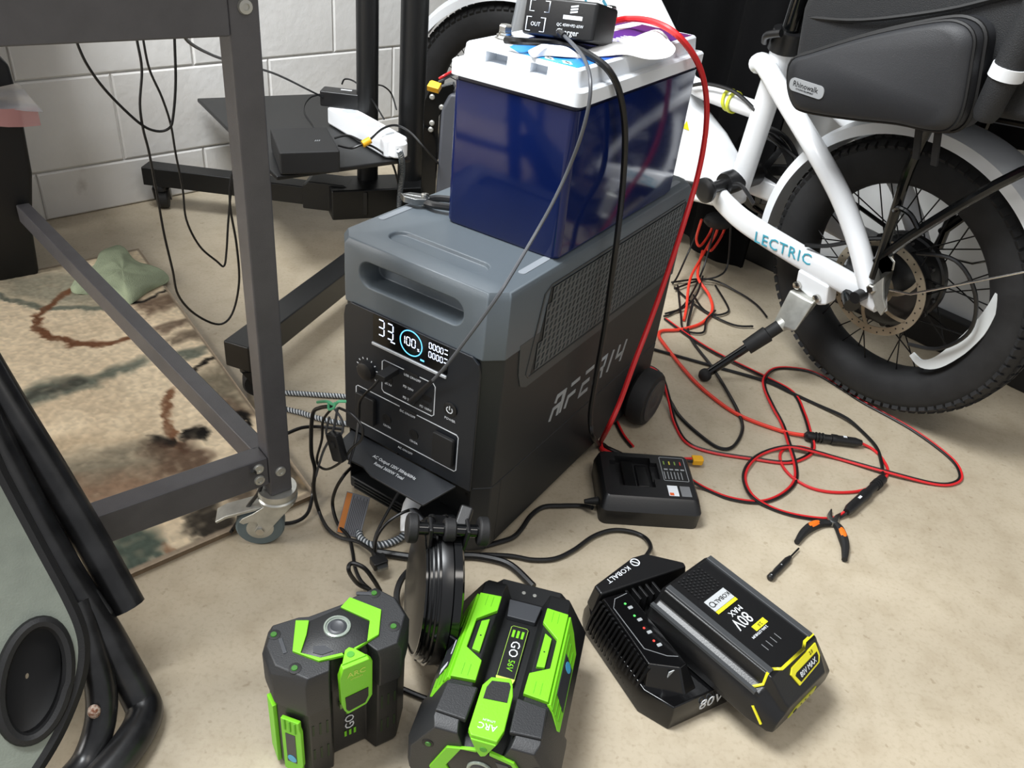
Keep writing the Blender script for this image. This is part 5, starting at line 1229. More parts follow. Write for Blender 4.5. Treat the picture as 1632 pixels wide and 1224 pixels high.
MB().tube([tuple(k0+kd*.45), tuple(k1)], .0085, 14).build('kickstand_leg', MATS['gloss_black'], bk)
MB().ball(tuple(k1), .0135, 14).build('kickstand_foot', MATS['rubber'], bk)
# spoke reflector
rp_ = smooth([(-.092, .034, .160), (-.115, .034, .152), (-.140, .034, .170), (-.165, .034, .215), (-.182, .034, .262), (-.189, .034, .305), (-.190, .034, .335)], 4)
rf = MB(); wds = [.008, .012, .017, .021, .020, .014, .010]
rr_ = []
for i, q_ in enumerate(rp_):
    t_ = rp_[min(i+1, len(rp_)-1)]-rp_[max(i-1, 0)]; t_ /= np.linalg.norm(t_); n_ = np.cross(t_, (0, 1, 0)); w_ = np.interp(i/(len(rp_)-1)*6, range(7), wds)*.62
    rr_.append([tuple(q_+n_*w_), tuple(q_+n_*w_+V((0, .004, 0))), tuple(q_-n_*w_+V((0, .004, 0))), tuple(q_-n_*w_)])
rf.loft(rr_); rf.build('wheel_reflector', MATS['reflector'], bk)
# cables on the bike
for pts_, r_ in (([(.142, .09, .295), (.10, .085, .31), (.04, .07, .345), (.0, .06, .36)], .004), ([(.40, .04, .30), (.35, .05, .33), (.30, .06, .31)], .004), ([(-.055, .070, .36), (-.12, .07, .375), (-.165, .06, .33), (-.175, .05, .26), (-.14, .05, .205), (-.09, .06, .19)], .0035), ([(.55, .03, .47), (.50, .025, .488), (.43, .02, .49), (.37, .02, .47)], .004)):
    MB().tube(smooth(pts_, 6), r_, 7).build('bike_cable', MATS['black_wire'], bk)
# front wheel turned to the left, with fork
FWM = T((1.195, .045, WR)) @ Rz(math.radians(44))
AF = wheel(FWM, False)
MB().lathe([(.010, -.055), (.018, -.05), (.030, -.032), (.030, .032), (.018, .05), (.010, .055)], 28, AF).build('front_hub', MATS['plastic_black'], bk)
for s in (1, -1):
    MB().tube([(.0, .060*s, 0), (-.03, .060*s, .14), (-.075, .058*s, .345)], .019, 12, m=FWM).build('fork_leg', mat('fork_silver', (176, 180, 184), .3, metal=.4), bk)
MB().bar((-.085, -.075, .345), (-.085, .075, .345), .045, .05, m=FWM).build('fork_crown', MATS['fork_silver'], bk, bevel=.01)
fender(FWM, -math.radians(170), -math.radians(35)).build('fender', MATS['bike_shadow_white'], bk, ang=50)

# ================================================================ bag on the rack
pg = thing('pannier_bag', 'black pannier bag with bulging side pocket strapped on the bicycle rack', 'bag', BKM @ T((0, 0, 0)))
side = [(.215, .592), (.222, .70), (.20, .80), (.05, .86), (-.20, .90), (-.33, .86), (-.345, .72), (-.335, .648), (-.12, .624)]
MB().loft([[(.0+(x-.0)*k, y, .72+(z-.72)*k) for x, z in side] for y, k in ((-.13, .94), (-.115, 1), (.135, 1), (.150, .95))]).build('main_body', MATS['bag_fabric'], pg, bevel=.012, seg=3)
pk = smooth([(.186, .634), (.150, .655), (.06, .700), (-.03, .736), (-.066, .742), (-.088, .730), (-.096, .700), (-.106, .640), (-.100, .612), (-.076, .600), (-.02, .594), (.06, .578), (.140, .566), (.166, .572), (.184, .600)], 4, True)
pc = V((.045, .65))
MB().loft([[(pc[0]+(q[0]-pc[0])*k, y, pc[1]+(q[1]-pc[1])*k) for q in pk] for y, k in ((.145, 1.05), (.170, 1.03), (.188, 1.0), (.198, .955), (.203, .86))]).build('side_pocket', MATS['bag_black'], pg, ang=60)
zp = MB(); zp.tube([(pc[0]+(q[0]-pc[0])*1.035, .172, pc[1]+(q[1]-pc[1])*1.04) for q in pk], .0035, 6, closed=True); zp.build('pocket_piping', MATS['deep_black'], pg)
zp = MB(); zp.tube([(pc[0]+(q[0]-pc[0])*1.0, .189, pc[1]+(q[1]-pc[1])*1.0) for q in pk], .0028, 6, closed=True); zp.build('pocket_piping', MATS['deep_black'], pg)
PT = Matrix(((-1, 0, 0, 0), (0, 0, 1, .2036), (0, 1, 0, 0), (0, 0, 0, 1)))
pat = MB().prism(rrect(-.170, -.104, .596, .616, .0085), -.006, .0010, PT).build('logo_patch', mat('patch_grey', (150, 152, 154), .5), pg)
pt = MB(); pt.text('Rhinowalk', .0120, PT @ T((-.139, .6075, .001)), .0004, sx=.95); pt.text('CYCLING EQUIPMENT', .0034, PT @ T((-.139, .6005, .001)), .0004); pt.build('logo_lettering', MATS['deep_black'], pat)
for zz in (.0, .052): MB().tube(smooth([(.205, .146, .690+zz*.9), (.10, .157, .708+zz), (-.02, .156, .745+zz), (-.12, .154, .785+zz), (-.30, .146, .835+zz*.5)], 5), .0035, 6).build('zip_line', MATS['deep_black'], pg)
MB().lathe([(.014, 0), (.018, .01), (.020, .07), (.021, .15)], 20, T((-.128, .168, .628)) @ Ry(-.12)).build('bottle_sleeve', MATS['bag_fabric'], pg, ang=50)
MB().ring(.0210, [(-.001, 0), (.0015, 0), (.0015, .016), (-.001, .016)], 24, T((-.136, .168, .686)) @ Ry(-.12)).build('sleeve_band', mat('band_white', (206, 208, 210), .6), pg)
for x_ in (-.045, -.075):
    MB().bar((x_, .175, .60), (x_-.006, .165, .545), .004, .010, up=(1, 0, 0)).build('zip_pull', MATS['soft_black'], pg)
for k in range(4):
    MB().tube(smooth([(-.115-.01*k, .154, .66+.04*k), (-.20, .158, .70+.035*k), (-.30, .148, .71+.045*k)], 4), .0028, 6).build('fabric_fold', MATS['bag_fabric'], pg)

# ================================================================ black upright with grey slab between battery and front wheel
FSM = Matrix.Translation((-.245, 1.85, 0))
fs_ = thing('folded_stand', 'black bolted steel upright with grey slab behind the blue battery', 'stand', FSM)
MB().prism([(-.022, 0), (.012, 0), (.012, .33), (.045, .395), (.04, .405), (-.012, .385), (-.022, .36)], -.012, .012, FRONT).build('upright', MATS['gloss_black'], fs_, bevel=.002)
MB().prism([(.012, 0), (.060, 0), (.060, .385), (.035, .385), (.018, .35)], -.045, .02, FRONT).build('slab', mat('slab_grey', (70, 72, 78), .5), fs_, bevel=.008)
for (x_, z_) in ((-.004, .372), (.018, .352), (-.002, .315), (-.004, .300)):
    MB().lathe([(.006, 0), (.006, .003), (.004, .005)], 12, T((x_, -.012, z_)) @ FRONT).build('bolt', MATS['zinc'], fs_)

# ================================================================ cables
def fl3(px, z=.004): return [G(p[0], p[1], p[2] if len(p) > 2 else z) for p in px]
def cable(name, label, pts, r, m, cat='cable', group=None, n=8, sub=6):
    p = smooth(pts, sub); 
    for q in p: q[2] = max(q[2], r*1.02)
    o = MB().tube(p, r, n).build(name, MATS[m], None, origin=V(p[0])); return tag(o, label, cat, group)
def pair(name, label, pts, r, cols=('red_wire', 'black_wire'), cat='cable', group=None):
    p = smooth(pts, 6); c0 = p[0]; t = thing(name, label, cat, Matrix.Translation(tuple(c0)), group)
    for s, m in zip((1, -1), cols):
        q = []
        for i, a in enumerate(p):
            d = p[min(i+1, len(p)-1)]-p[max(i-1, 0)]; d[2] = 0; d /= max(np.linalg.norm(d), 1e-9); nn = V((-d[1], d[0], 0))
            w = a+nn*r*.95*s; w[2] = max(w[2], r*1.02); q.append(w-c0)
        MB().tube(q, r, 7).build('red_core' if 'red' in m else 'black_core', MATS[m], t)
    return t
# battery leads
red = [btop(978, 34, BHT+.012), btop(1000, 30, BHT+.014), btop(1035, 33, BHT+.020), bside(1072, 50, -.01), bside(1100, 80, .012), bside(1118, 115, .022), bside(1126, 160, .026), bside(1124, 215, .028), bside(1112, 280, .030), sside(1090, 355, .03), sside(1062, 440, .035), sside(1035, 515, .04), sside(1010, 580, .045), sside(988, 640, .045), sside(970, 680, .042), G(957, 706, .006), G(960, 716, .006), G(975, 724, .006)]
cable('battery_lead', 'thick red cable running from the blue battery terminal to the floor', red, .0042, 'red_wire', group='thick battery leads')
blk = [btop(806, 64, BHT+.012), btop(830, 66, BHT+.014), btop(870, 68, BHT+.006), btop(905, 72, BHT+.006), btop(940, 88, BHT+.007), bside(970, 112, .004), bside(988, 150, .012), bside(996, 210, .014), bside(993, 290, .016), sside(984, 375, .022), sside(975, 440, .022), sside(964, 520, .022), sside(950, 600, .022), sside(942, 650, .022), sside(941, 676, .026), sside(945, 694, .030), G(955, 709, .007), G(972, 716, .006), G(990, 724, .005)]
cable('battery_lead', 'thick black cable hanging down the right side of the blue battery', blk, .0042, 'black_wire', group='thick battery leads')
# slim cable from charger box to the USB-C port
us = [bfront(884, 44, .090), bfront(900, 58, .075), bfront(920, 78, .050), bfront(934, 100, .02), bfront(941, 130, -.006), bfront(938, 170, -.014), bfront(925, 220, -.016), bfront(905, 272, -.016), sfront(880, 325, .092), sfront(855, 370, .070), sfront(828, 416, .035), sfront(800, 462, -.006), sfront(770, 505, -.020), sfront(738, 548, -.028), sfront(710, 584, -.032), sfront(690, 606, -.030)]
ub = thing('usb_cable', 'slim grey cable from the charger box down to the power station port', 'cable', Matrix.Translation(tuple(us[0])))
MB().tube([q-us[0] for q in smooth(us, 6)], .0022, 8).build('cord', MATS['grey_wire'], ub)
MB().tube([us[0]-us[0]+V((0, 0, 0)), (us[1]-us[0])*.95], .0042, 10).build('plug_boot', MATS['plastic_black'], ub)
e0, e1 = sfront(690, 606, -.030), sfront(656, 640, -.004)
MB().tube([e0-us[0], e0*.5+e1*.5-us[0], e1-us[0]], .004, 10, radii=[.0026, .0042, .0048]).build('plug', MATS['plastic_black'], ub)
# short cable in the left USB port
sp_ = [sfront(604, 604, -.030), sfront(595, 616, -.034), sfront(582, 628, -.034), sfront(573, 642, -.030), sfront(572, 668, -.028), sfront(566, 705, -.05), sfront(556, 740, -.07)]
ul = thing('usb_cable', 'black cable with chunky plug in the left port of the power station', 'cable', Matrix.Translation(tuple(sp_[0])))
MB().tube([q-sp_[0] for q in smooth(sp_, 6)], .0019, 8).build('cord', MATS['black_wire'], ul)
pm = fm(sfront(617, 596, -.018)-sp_[0], SX, (0, 0, 1))
MB().box(-.0075, .0075, -.014, .016, -.0045, .0045, pm).build('plug', MATS['soft_black'], ul, bevel=.001)

# ---- cables on the floor to the right
cable('power_cable', 'bright red cable curving across the floor to the upper inline connector', fl3([(1120, 400, .05), (1112, 440, .03), (1130, 470, .012), (1135, 495, .008), (1118, 515), (1085, 525), (1056, 527), (1050, 534), (1058, 548), (1099, 599, .006), (1137, 634), (1181, 663), (1246, 687), (1284, 694, .008)], .005), .0036, 'orange_red_wire', group='red cables on the floor')
pair('zip_cord', 'red and black cord looping from the rear wheel caster over to the connector', fl3([(1060, 508), (1128, 555, .006), (1216, 599, .006), (1263, 625), (1281, 658), (1291, 690, .010), (1296, 712), (1286, 727), (1254, 737), (1201, 731), (1133, 720), (1095, 705), (1076, 674), (1066, 635, .02), (1056, 602, .05), (1040, 586, .065), (1021, 586, .065), (998, 603, .05), (980, 629, .025), (976, 648, .01), (979, 664), (992, 692), (1008, 712)], .0035), .0022, group='red and black cords on the floor')
cable('power_cable', 'black cable looping on the floor between charger and kickstand', fl3([(1105, 480, .02), (1096, 522), (1105, 546), (1134, 584), (1158, 622, .006), (1178, 660), (1183, 686), (1168, 712), (1144, 713), (1110, 689), (1083, 663), (1069, 640), (1056, 620, .006), (1040, 612)], .004), .0032, 'black_wire', group='black cables on the floor')
cable('power_cable', 'black cable passing under the bicycle tyre edge to the lower inline connector', fl3([(1040, 556), (1050, 559), (1128, 581), (1216, 606), (1261, 626), (1300, 644), (1345, 664, .008), (1370, 684), (1396, 712), (1405, 739), (1407, 760, .008)], .004), .0032, 'black_wire', group='black cables on the floor')
cable('power_cable', 'short red cable leaving the right end of the upper inline connector', fl3([(1372, 706, .008), (1391, 716), (1406, 731), (1415, 750), (1407, 765), (1376, 781), (1338, 785), (1300, 780), (1270, 766), (1250, 747), (1243, 728), (1250, 716), (1272, 712, .009), (1292, 716, .006)], .003), .0026, 'red_wire', group='red cables on the floor')
pair('zip_cord', 'red and black cord in a long loop reaching far right on the floor', fl3([(1098, 763, .02), (1125, 779), (1163, 794), (1209, 800), (1243, 790), (1266, 769), (1268, 743), (1258, 708, .010), (1247, 676), (1231, 646, .008), (1219, 619), (1219, 602, .008), (1234, 588), (1264, 587), (1300, 595), (1345, 621), (1376, 641), (1452, 683), (1513, 728), (1531, 755), (1523, 769), (1490, 771), (1414, 752, .008), (1338, 731), (1292, 718, .010), (1254, 712, .010), (1216, 722), (1194, 739, .008), (1186, 762), (1197, 788, .008), (1224, 807), (1262, 820), (1308, 827), (1334, 825), (1351, 814, .010)], .0035), .0022, group='red and black cords on the floor')
def inline(pa, pb, label):
    a, b = G(*pa, .011), G(*pb, .011); d = b-a; L = np.linalg.norm(d); M = fm(a, d, (0, 0, 1))
    t = thing('inline_connector', label, 'connector', M, 'black inline connectors')
    X = Ry(math.pi/2)
    MB().lathe([(.0045, 0), (.0085, .004), (.0085, .016), (.0075, .018), (.0075, L*.46)], 18, X).build('cap', MATS['plastic_black'], t)
    MB().lathe([(.0068, L*.46), (.0095, L*.47), (.0095, L*.56), (.0085, L*.58), (.0085, L-.012), (.0055, L)], 18, X).build('socket', MATS['plastic_black'], t)
    MB().box(L*.66, L*.72, -.002, .002, .0082, .0092).build('mark', MATS['print_white'], t)
    for k in range(3): MB().ring(.0082, [(-.0006, 0), (.001, 0), (.001, .002), (-.0006, .002)], 18, X @ T((0, 0, .020+.006*k))).build('grip_ring', MATS['soft_black'], t)
inline((1282, 694), (1373, 706), 'black inline connector lying level beside the red cable')
inline((1408, 762), (1349, 816), 'black inline connector slanting above the orange pliers')
# yellow connector on a red pigtail from the small charger side
ya = G(1103, 733, .012); yb = G(1122, 734, .012); YM = fm(ya, yb-ya, (0, 0, 1))
yc = thing('yellow_connector', 'yellow plug on a short red lead beside the small charger', 'connector', YM, 'yellow plugs')
MB().prism([(0, -.008), (.016, -.008), (.019, -.005), (.019, .005), (.016, .008), (0, .008)], -.005, .005).build('housing', MATS['yellow_plug'], yc, bevel=.001)
for s in (1, -1): MB().tube([(-.030, .003*s, -.006), (-.014, .003*s, -.001), (.002, .0032*s, 0)], .0028, 8).build('lead', MATS['red_wire' if s > 0 else 'black_wire'], yc)
# yellow connector hanging left of the blue battery
za, zb_ = bfront(683, 136, .03), bfront(701, 128, .03); ZM = fm(za, zb_-za, (0, -.5, 1))
y2 = thing('yellow_connector', 'yellow plug sticking out left of the blue battery', 'connector', ZM, 'yellow plugs')
MB().prism([(0, -.006), (.016, -.006), (.016, .006), (.002, .007), (0, .004)], -.004, .004).build('housing', MATS['yellow_plug'], y2, bevel=.001)
zc = [bfront(700, 128, .03), bfront(710, 122, .035), bfront(722, 116, .06), bfront(735, 110, .12)]
for s, m in ((1, 'red_wire'), (-1, 'grey_wire')): MB().tube([ZM.inverted() @ Vector(tuple(q+V((0, 0, .002*s)))) for q in smooth(zc, 5)], .0018, 7).build('lead', MATS[m], y2)
# tangle under the bicycle crank
rs = random.Random(5)
tang = [('red', [(1150, 345, .16), (1140, 375, .10), (1128, 395, .07), (1135, 398, .07), (1152, 372, .10), (1160, 345, .16)]), ('red', [(1118, 350, .16), (1110, 380, .1), (1116, 392, .08), (1132, 370, .1), (1140, 345, .16)]),
        ('red', [(1135, 380, .08), (1118, 410, .05), (1100, 445, .03), (1094, 490, .01), (1090, 510, .005)]), ('black', [(1165, 350, .16), (1160, 420, .05), (1145, 440, .03), (1110, 448, .01), (1075, 460, .01)]),
        ('black', [(1120, 350, .14), (1098, 400, .06), (1080, 440, .02), (1072, 452, .01)]), ('black', [(1140, 360, .13), (1120, 430, .03), (1095, 480, .008), (1070, 500, .005), (1058, 504, .005)]),
        ('black', [(1070, 450, .008), (1130, 445, .01), (1175, 465, .006), (1205, 485, .006), (1222, 505, .006)]), ('black', [(1075, 458, .006), (1100, 480, .006), (1130, 500, .006), (1170, 518, .006), (1200, 520, .006)]),
        ('black', [(1140, 455, .01), (1158, 485, .006), (1160, 497, .006), (1140, 502, .006), (1120, 492, .006), (1105, 470, .006)]), ('black', [(1080, 455, .006), (1085, 500, .006), (1090, 525, .006), (1120, 530, .006), (1126, 510, .008), (1140, 495, .008)]),
        ('black', [(1060, 500, .005), (1090, 490, .01), (1110, 470, .015), (1120, 440, .03)])]
TLAB = ['red wire loop at the right of the tangle under the bicycle crank', 'red wire loop at the left of the tangle under the bicycle crank', 'red wire dropping straight from the tangle to the floor', 'black wire hanging longest at the right of the tangle', 'thin black wire hanging closest to the power station in the tangle',
        'black wire slanting from the crank to the power station base', 'black wire running from the tangle toward the kickstand head', 'lower black wire running from the tangle toward the kickstand sleeve', 'small black wire loop left of the kickstand', 'black wire making the lowest loop in the tangle', 'black wire crossing the tangle from lower left to upper right']
for k, (c, p) in enumerate(tang):
    cable('tangled_wire', TLAB[k], [G(x, y, z) for x, y, z in p], .0032 if c == 'red' else .0024, 'orange_red_wire' if c == 'red' else 'black_wire', 'wire', 'tangled '+c+' wires under the bicycle')
hb = MB().ball(G(1145, 352, .15), .028, 12, (1.3, 1, .7)).build('wire_bundle', MATS['soft_black'], None, origin=G(1145, 352, .15)); tag(hb, 'black bundled connector mass under the bicycle crank', 'connector')

# ---- charger cords
cable('mains_cord', 'black cord of the small charger running to the power station', fl3([(944, 809, .016), (925, 806), (895, 806), (866, 808), (846, 822), (832, 842), (818, 856), (795, 864), (772, 870), (745, 872), (715, 868)], .005), .0038, 'black_wire', group='black mains cords')
cable('mains_cord', 'black cord arching behind the large charger toward the fan', fl3([(1030, 886, .035), (1037, 872, .02), (1028, 857), (1005, 847), (975, 845), (945, 855), (915, 876), (885, 890), (850, 892), (815, 886), (775, 884), (740, 884), (715, 878)], .005), .0034, 'black_wire', group='black mains cords')
cable('mains_cord', 'black cord peeking out between the two green batteries', fl3([(610, 1085), (632, 1094), (660, 1106), (690, 1118), (715, 1130)], .005), .0034, 'black_wire', group='black mains cords')
cable('mains_cord', 'thick black cord lying behind the fan on the floor', fl3([(600, 880), (640, 886), (690, 892), (740, 886), (780, 890), (815, 902), (850, 935)], .006), .0055, 'black_wire', group='black mains cords')

# ---- bundle at the front of the power station
fdx = -.075
def ff(px, py, d=-.075): return sfront(px, py, d)
cable('coiled_cable', 'black cable dropping from the green twist tie to the video plug', [ff(528, 648), ff(510, 650), ff(498, 662), ff(496, 718), ff(502, 748), ff(500, 780), G(508, 814, .01), G(522, 842, .006), G(543, 857, .006), G(569, 863, .012), G(590, 876, .02), G(598, 886, .024)], .0028, 'black_wire', group='cables bundled at the power station')
cable('coiled_cable', 'black cable bowing left from the outlet cover down to the floor', [sfront(560, 745, .0), sfront(548, 758, -.05), G(535, 780, .06), G(530, 804, .02), G(538, 834, .008), G(556, 856, .006), G(562, 880, .006), G(566, 905, .006), G(575, 925, .006), G(590, 940, .006)], .0026, 'black_wire', group='cables bundled at the power station')
cable('coiled_cable', 'black cable looping thinly under the green twist tie', [ff(530, 650), ff(515, 670), ff(513, 700), ff(505, 735), ff(520, 748), ff(545, 735), ff(560, 715), ff(576, 700), ff(577, 680), ff(560, 660), ff(540, 650)], .0018, 'black_wire', group='cables bundled at the power station')
cable('coiled_cable', 'grey cable crossing straight below the green twist tie', [ff(538, 650), ff(530, 690), ff(515, 720), ff(503, 760)], .0018, 'grey_wire', group='cables bundled at the power station')
cable('coiled_cable', 'grey cable curling right of the green twist tie', [ff(532, 650), ff(545, 670), ff(545, 690), ff(530, 705), ff(520, 690), ff(525, 665)], .0016, 'grey_wire', group='cables bundled at the power station')
gt_ = [ff(506, 641, -.08), ff(522, 640, -.085), ff(532, 645, -.085), ff(540, 640, -.085), ff(552, 640, -.08)]
tg_ = MB().tube(smooth(gt_, 5), .0020, 7); tg_.tube(smooth([ff(524, 640, -.085), ff(524, 652, -.088), ff(532, 650, -.088), ff(534, 641, -.085)], 5), .0018, 7)
tag(tg_.build('twist_tie', MATS['green_tie'], None, origin=V(gt_[0])), 'green twist tie holding the black cables', 'twist tie')
# small inline switch box in the bundle
IM = fm(ff(537, 712, -.08), SX*.95+V((0, 0, .3)), -SYV)
ib = thing('inline_switch', 'small black inline box hanging in the cables at the power station', 'inline switch', IM)
MB().prism(rrect(-.010, .010, -.021, .021, .003), -.006, .006).build('case', MATS['plastic_black'], ib, bevel=.0015)
MB().prism(circ(0, .006, .005, 16), .006, .0075).build('button', MATS['soft_black'], ib)
# video plug
va, vb = G(597, 884, .022), G(610, 914, .012); VM = fm(va, vb-va, (0, 0, 1)); vL = float(np.linalg.norm(vb-va))
vp = thing('video_plug', 'black flat video plug with metal tip on the floor by the fan', 'plug', VM)
MB().prism(rrect(.006, vL*.80, -.0105, .0105, .002), -.006, .006).build('housing', MATS['plastic_black'], vp, bevel=.001)
MB().box(vL*.80, vL*1.02, -.007, .007, -.0025, .0025).build('tip', MATS['steel'], vp)
MB().tube([(-.006, 0, 0), (.002, 0, 0), (.008, 0, 0)], .004, 10, radii=[.003, .0045, .006]).build('strain_relief', MATS['plastic_black'], vp)
# warning tag on the cord
ta, tb_, td_ = G(553, 783, .050), G(590, 793, .050), G(556, 850, .004); 
tx_, ty_ = tb_-ta, td_-ta; TGM = fm(ta, tx_, np.cross(tx_, -ty_) if np.cross(tx_, -ty_)[2] > 0 else np.cross(-ty_, tx_))
tw_, th_ = float(np.linalg.norm(tx_)), float(np.linalg.norm(ty_))
tgp = thing('warning_tag', 'orange and grey printed warning tag on a cord at the power station', 'tag', TGM)
MB().box(0, tw_, -th_, 0, -.0004, .0004).build('sheet', mat('tag_grey', (120, 122, 128), .6), tgp)
MB().box(.001, tw_*.26, -th_*.985, -.001, .0004, .0007).build('orange_stripe', MATS['tag_orange'], tgp)
for k in range(9):
    x_ = tw_*(.33+.072*k); MB().box(x_, x_+tw_*.022, -th_*(.96 if k % 3 else .9), -th_*(.05+.06*(k % 2)), .0004, .0006).build('print_line', MATS['sticker_dark'], tgp)
# white plug and braided cord below the outlet cover
bp_ = [sw(.022, .02, .075), sw(.026, -.02, .066), sw(.040, -.045, .045)]
wp = thing('braided_cord', 'grey and white braided cord with white plug under the outlet cover', 'cord', Matrix.Translation(tuple(bp_[0])))
MB().tube([q-bp_[0] for q in smooth(bp_, 4)], .011, 14, radii=list(np.linspace(.0145, .0085, 9))).build('plug', MATS['white_plastic'], wp)
def braid(pts, r, parent, o0):
    p = smooth(pts, 10); 
    for q in p: q[2] = max(q[2], r*1.05)
    MB().tube([q-o0 for q in p], r, 10).build('cord', mat('braid_white', (214, 218, 222), .6), parent)
    # dark helical strands
    L = [0]; 
    for i in range(1, len(p)): L.append(L[-1]+np.linalg.norm(p[i]-p[i-1]))
    for ph in (0, math.pi):
        q = []; m = int(L[-1]/.0011)
        for k in range(m):
            s = L[-1]*k/(m-1); i = min(np.searchsorted(L, s), len(p)-1); i = max(i, 1); f_ = (s-L[i-1])/max(L[i]-L[i-1], 1e-9); c = p[i-1]*(1-f_)+p[i]*f_
            d = p[i]-p[i-1]; d /= np.linalg.norm(d); u = np.cross(d, (0, 0, 1) if abs(d[2]) < .9 else (1, 0, 0)); u /= np.linalg.norm(u); w = np.cross(d, u); a = s/.0105*2*math.pi+ph
            q.append(c+(math.cos(a)*u+math.sin(a)*w)*r*.93-o0)
        MB().tube(q, r*.34, 5).build('dark_strand', mat('braid_dark', (72, 80, 86), .6), parent)
braid([sw(.040, -.045, .045), G(652, 815, .04), G(655, 835, .02), G(640, 856, .008), G(615, 867, .006), G(590, 868, .006), G(575, 858, .006), G(570, 845, .006), G(556, 835, .006)], .0048, wp, bp_[0])
# two braided cords crossing the floor behind
for k, (pts_, lb_t) in enumerate(([[(455, 626), (490, 628), (520, 630), (550, 632), (575, 636)], 'upper of two braided cords crossing the floor beside the table leg'], [[(455, 652), (480, 658), (505, 666), (530, 672), (560, 676)], 'lower of two braided cords crossing the floor beside the table leg'])):
    g0 = G(*pts_[0], .005); t_ = thing('braided_cord', lb_t, 'cord', Matrix.Translation(tuple(g0)), 'braided cords on the floor')
    braid([G(x, y, .005) for x, y in pts_], .0042, t_, g0)
cable('mains_cord', 'black cord running from the table caster to the cable bundle', [G(440, 835, .006), G(470, 832, .006), G(490, 818, .006), G(498, 790, .01), G(499, 770, .03)], .0028, 'black_wire', group='black mains cords')
cable('mains_cord', 'black cord running along the rug edge behind the table leg', fl3([(455, 692, .014), (480, 682, .014), (505, 680), (530, 682), (548, 684)], .006), .0030, 'black_wire', group='black mains cords')
cable('mains_cord', 'thin black cord draped over the table caster brake', [TL+T1*.02+V((-.0, -.03, .16)), G(418, 762, .12), G(412, 785, .095), G(396, 806, .07), G(384, 824, .04), G(372, 842, .012), G(368, 848, .010)], .0026, 'black_wire', group='black mains cords')
cable('looped_cord', 'black cord loop standing behind the upright green battery', [G(590, 940, .01), G(570, 930, .02), G(556, 910, .05), G(560, 898, .055), G(580, 905, .05), G(596, 925, .03), G(606, 942, .01)], .0030, 'black_wire')
cable('looped_cord', 'thick black cord loop left of the fan', [G(700, 905, .03), G(665, 903, .03), G(642, 920, .03), G(632, 950, .02), G(640, 985, .01), G(660, 1002, .008), G(700, 1006, .008)], .0044, 'black_wire')
cable('looped_cord', 'thin black lead arching over the braided cord', [sw(.0, -.01, .08), G(600, 850, .03), G(598, 880, .02), G(600, 858, .05), G(615, 835, .07), G(640, 818, .08), G(662, 812, .08), G(672, 825, .07), G(690, 850, .05)], .0022, 'black_wire')
cable('looped_cord', 'grey lead running down to the fan from the power station', [G(655, 812, .085), G(672, 828, .09), G(680, 850, .10), G(690, 882, .12)], .0026, 'grey_wire')

# ---- cords at the shelf and hanging under the table
HP = TL+T2*.575
def hp(px, py, d=0.): return PL(px, py, HP+T2*d, T2)
cable('hanging_cord', 'thin black cord hanging in a wide loop under the table apron', [hp(116, 40), hp(122, 66), hp(140, 105), hp(172, 148), hp(222, 196), hp(250, 209), hp(270, 204), hp(276, 185), hp(280, 130), hp(278, 57), hp(278, 30)], .0022, 'black_wire', group='thin cords hanging under the table')
cable('hanging_cord', 'thin black cord hanging down to the stand leg and floor loop', [hp(216, 35), hp(218, 62), hp(226, 110), hp(223, 165), hp(228, 205), hp(238, 245), hp(252, 320), hp(262, 375), hp(275, 430), hp(284, 470), hp(310, 500), hp(348, 517), hp(370, 500), hp(381, 450), hp(377, 390), hp(367, 330), hp(368, 285), hp(378, 255)], .0022, 'black_wire', group='thin cords hanging under the table')
cable('hanging_cord', 'thin black cord sagging in a pointed loop beside the table leg', [hp(224, 35, .02), hp(228, 62, .02), hp(238, 110, .02), hp(258, 155, .02), hp(272, 198, .02), hp(280, 245, .02), hp(291, 300, .02), hp(297, 350, .02), hp(318, 392, .02), hp(345, 416, .02), hp(357, 424, .02), hp(361, 400, .02), hp(364, 350, .02), hp(370, 290, .02), hp(378, 250, .02)], .0020, 'black_wire', group='thin cords hanging under the table')
cable('hanging_cord', 'thin black cord slanting from the table to the power adapter', [G(285, 40, .66), G(300, 66, .62), G(330, 84, .57), G(362, 96, .52), G(425, 113, .45), G(455, 125, .41), G(485, 140, .36), G(505, 150, .325), G(515, 155, .315)], .0022, 'black_wire', group='thin cords hanging under the table')
cable('shelf_cord', 'black cord curving from the power adapter to the media box', [G(512, 150, .315), G(495, 155, .31), G(485, 168, .30), G(486, 182, .29), G(497, 198, .275), G(500, 204, .27)], .0022, 'black_wire', group='cords on the shelf')
cable('shelf_cord', 'black cord looping over the top of the power adapter', [G(545, 134, .33), G(550, 126, .345), G(565, 130, .345), G(585, 148, .33), G(600, 170, .32), G(612, 190, .31)], .0020, 'black_wire', group='cords on the shelf')
cable('shelf_cord', 'black cord passing behind the second stand pole', [G(600, 135, .33), G(612, 138, .33), G(624, 150, .31), G(632, 175, .28)], .0020, 'black_wire', group='cords on the shelf')
cable('shelf_cord', 'upper black cord from the media box through the yellow wrap', [G(533, 220, .275), G(555, 216, .285), G(580, 226, .29), G(590, 222, .30), G(610, 205, .31), G(632, 200, .31), G(655, 212, .30), G(680, 240, .27), G(700, 262, .22)], .0026, 'black_wire', group='cords on the shelf')
cable('shelf_cord', 'lower black cord from the media box through the yellow wrap', [G(540, 232, .272), G(560, 236, .28), G(582, 230, .288), G(605, 240, .27), G(625, 260, .22), G(637, 300, .16)], .0026, 'black_wire', group='cords on the shelf')
yw = MB().tube([G(578, 230, .290), G(590, 223, .298)], .0075, 12).build('cord_wrap', MATS['yellow_plug'], None, origin=G(578, 230, .290)); tag(yw, 'yellow wrap around the black cords at the shelf', 'cable wrap')
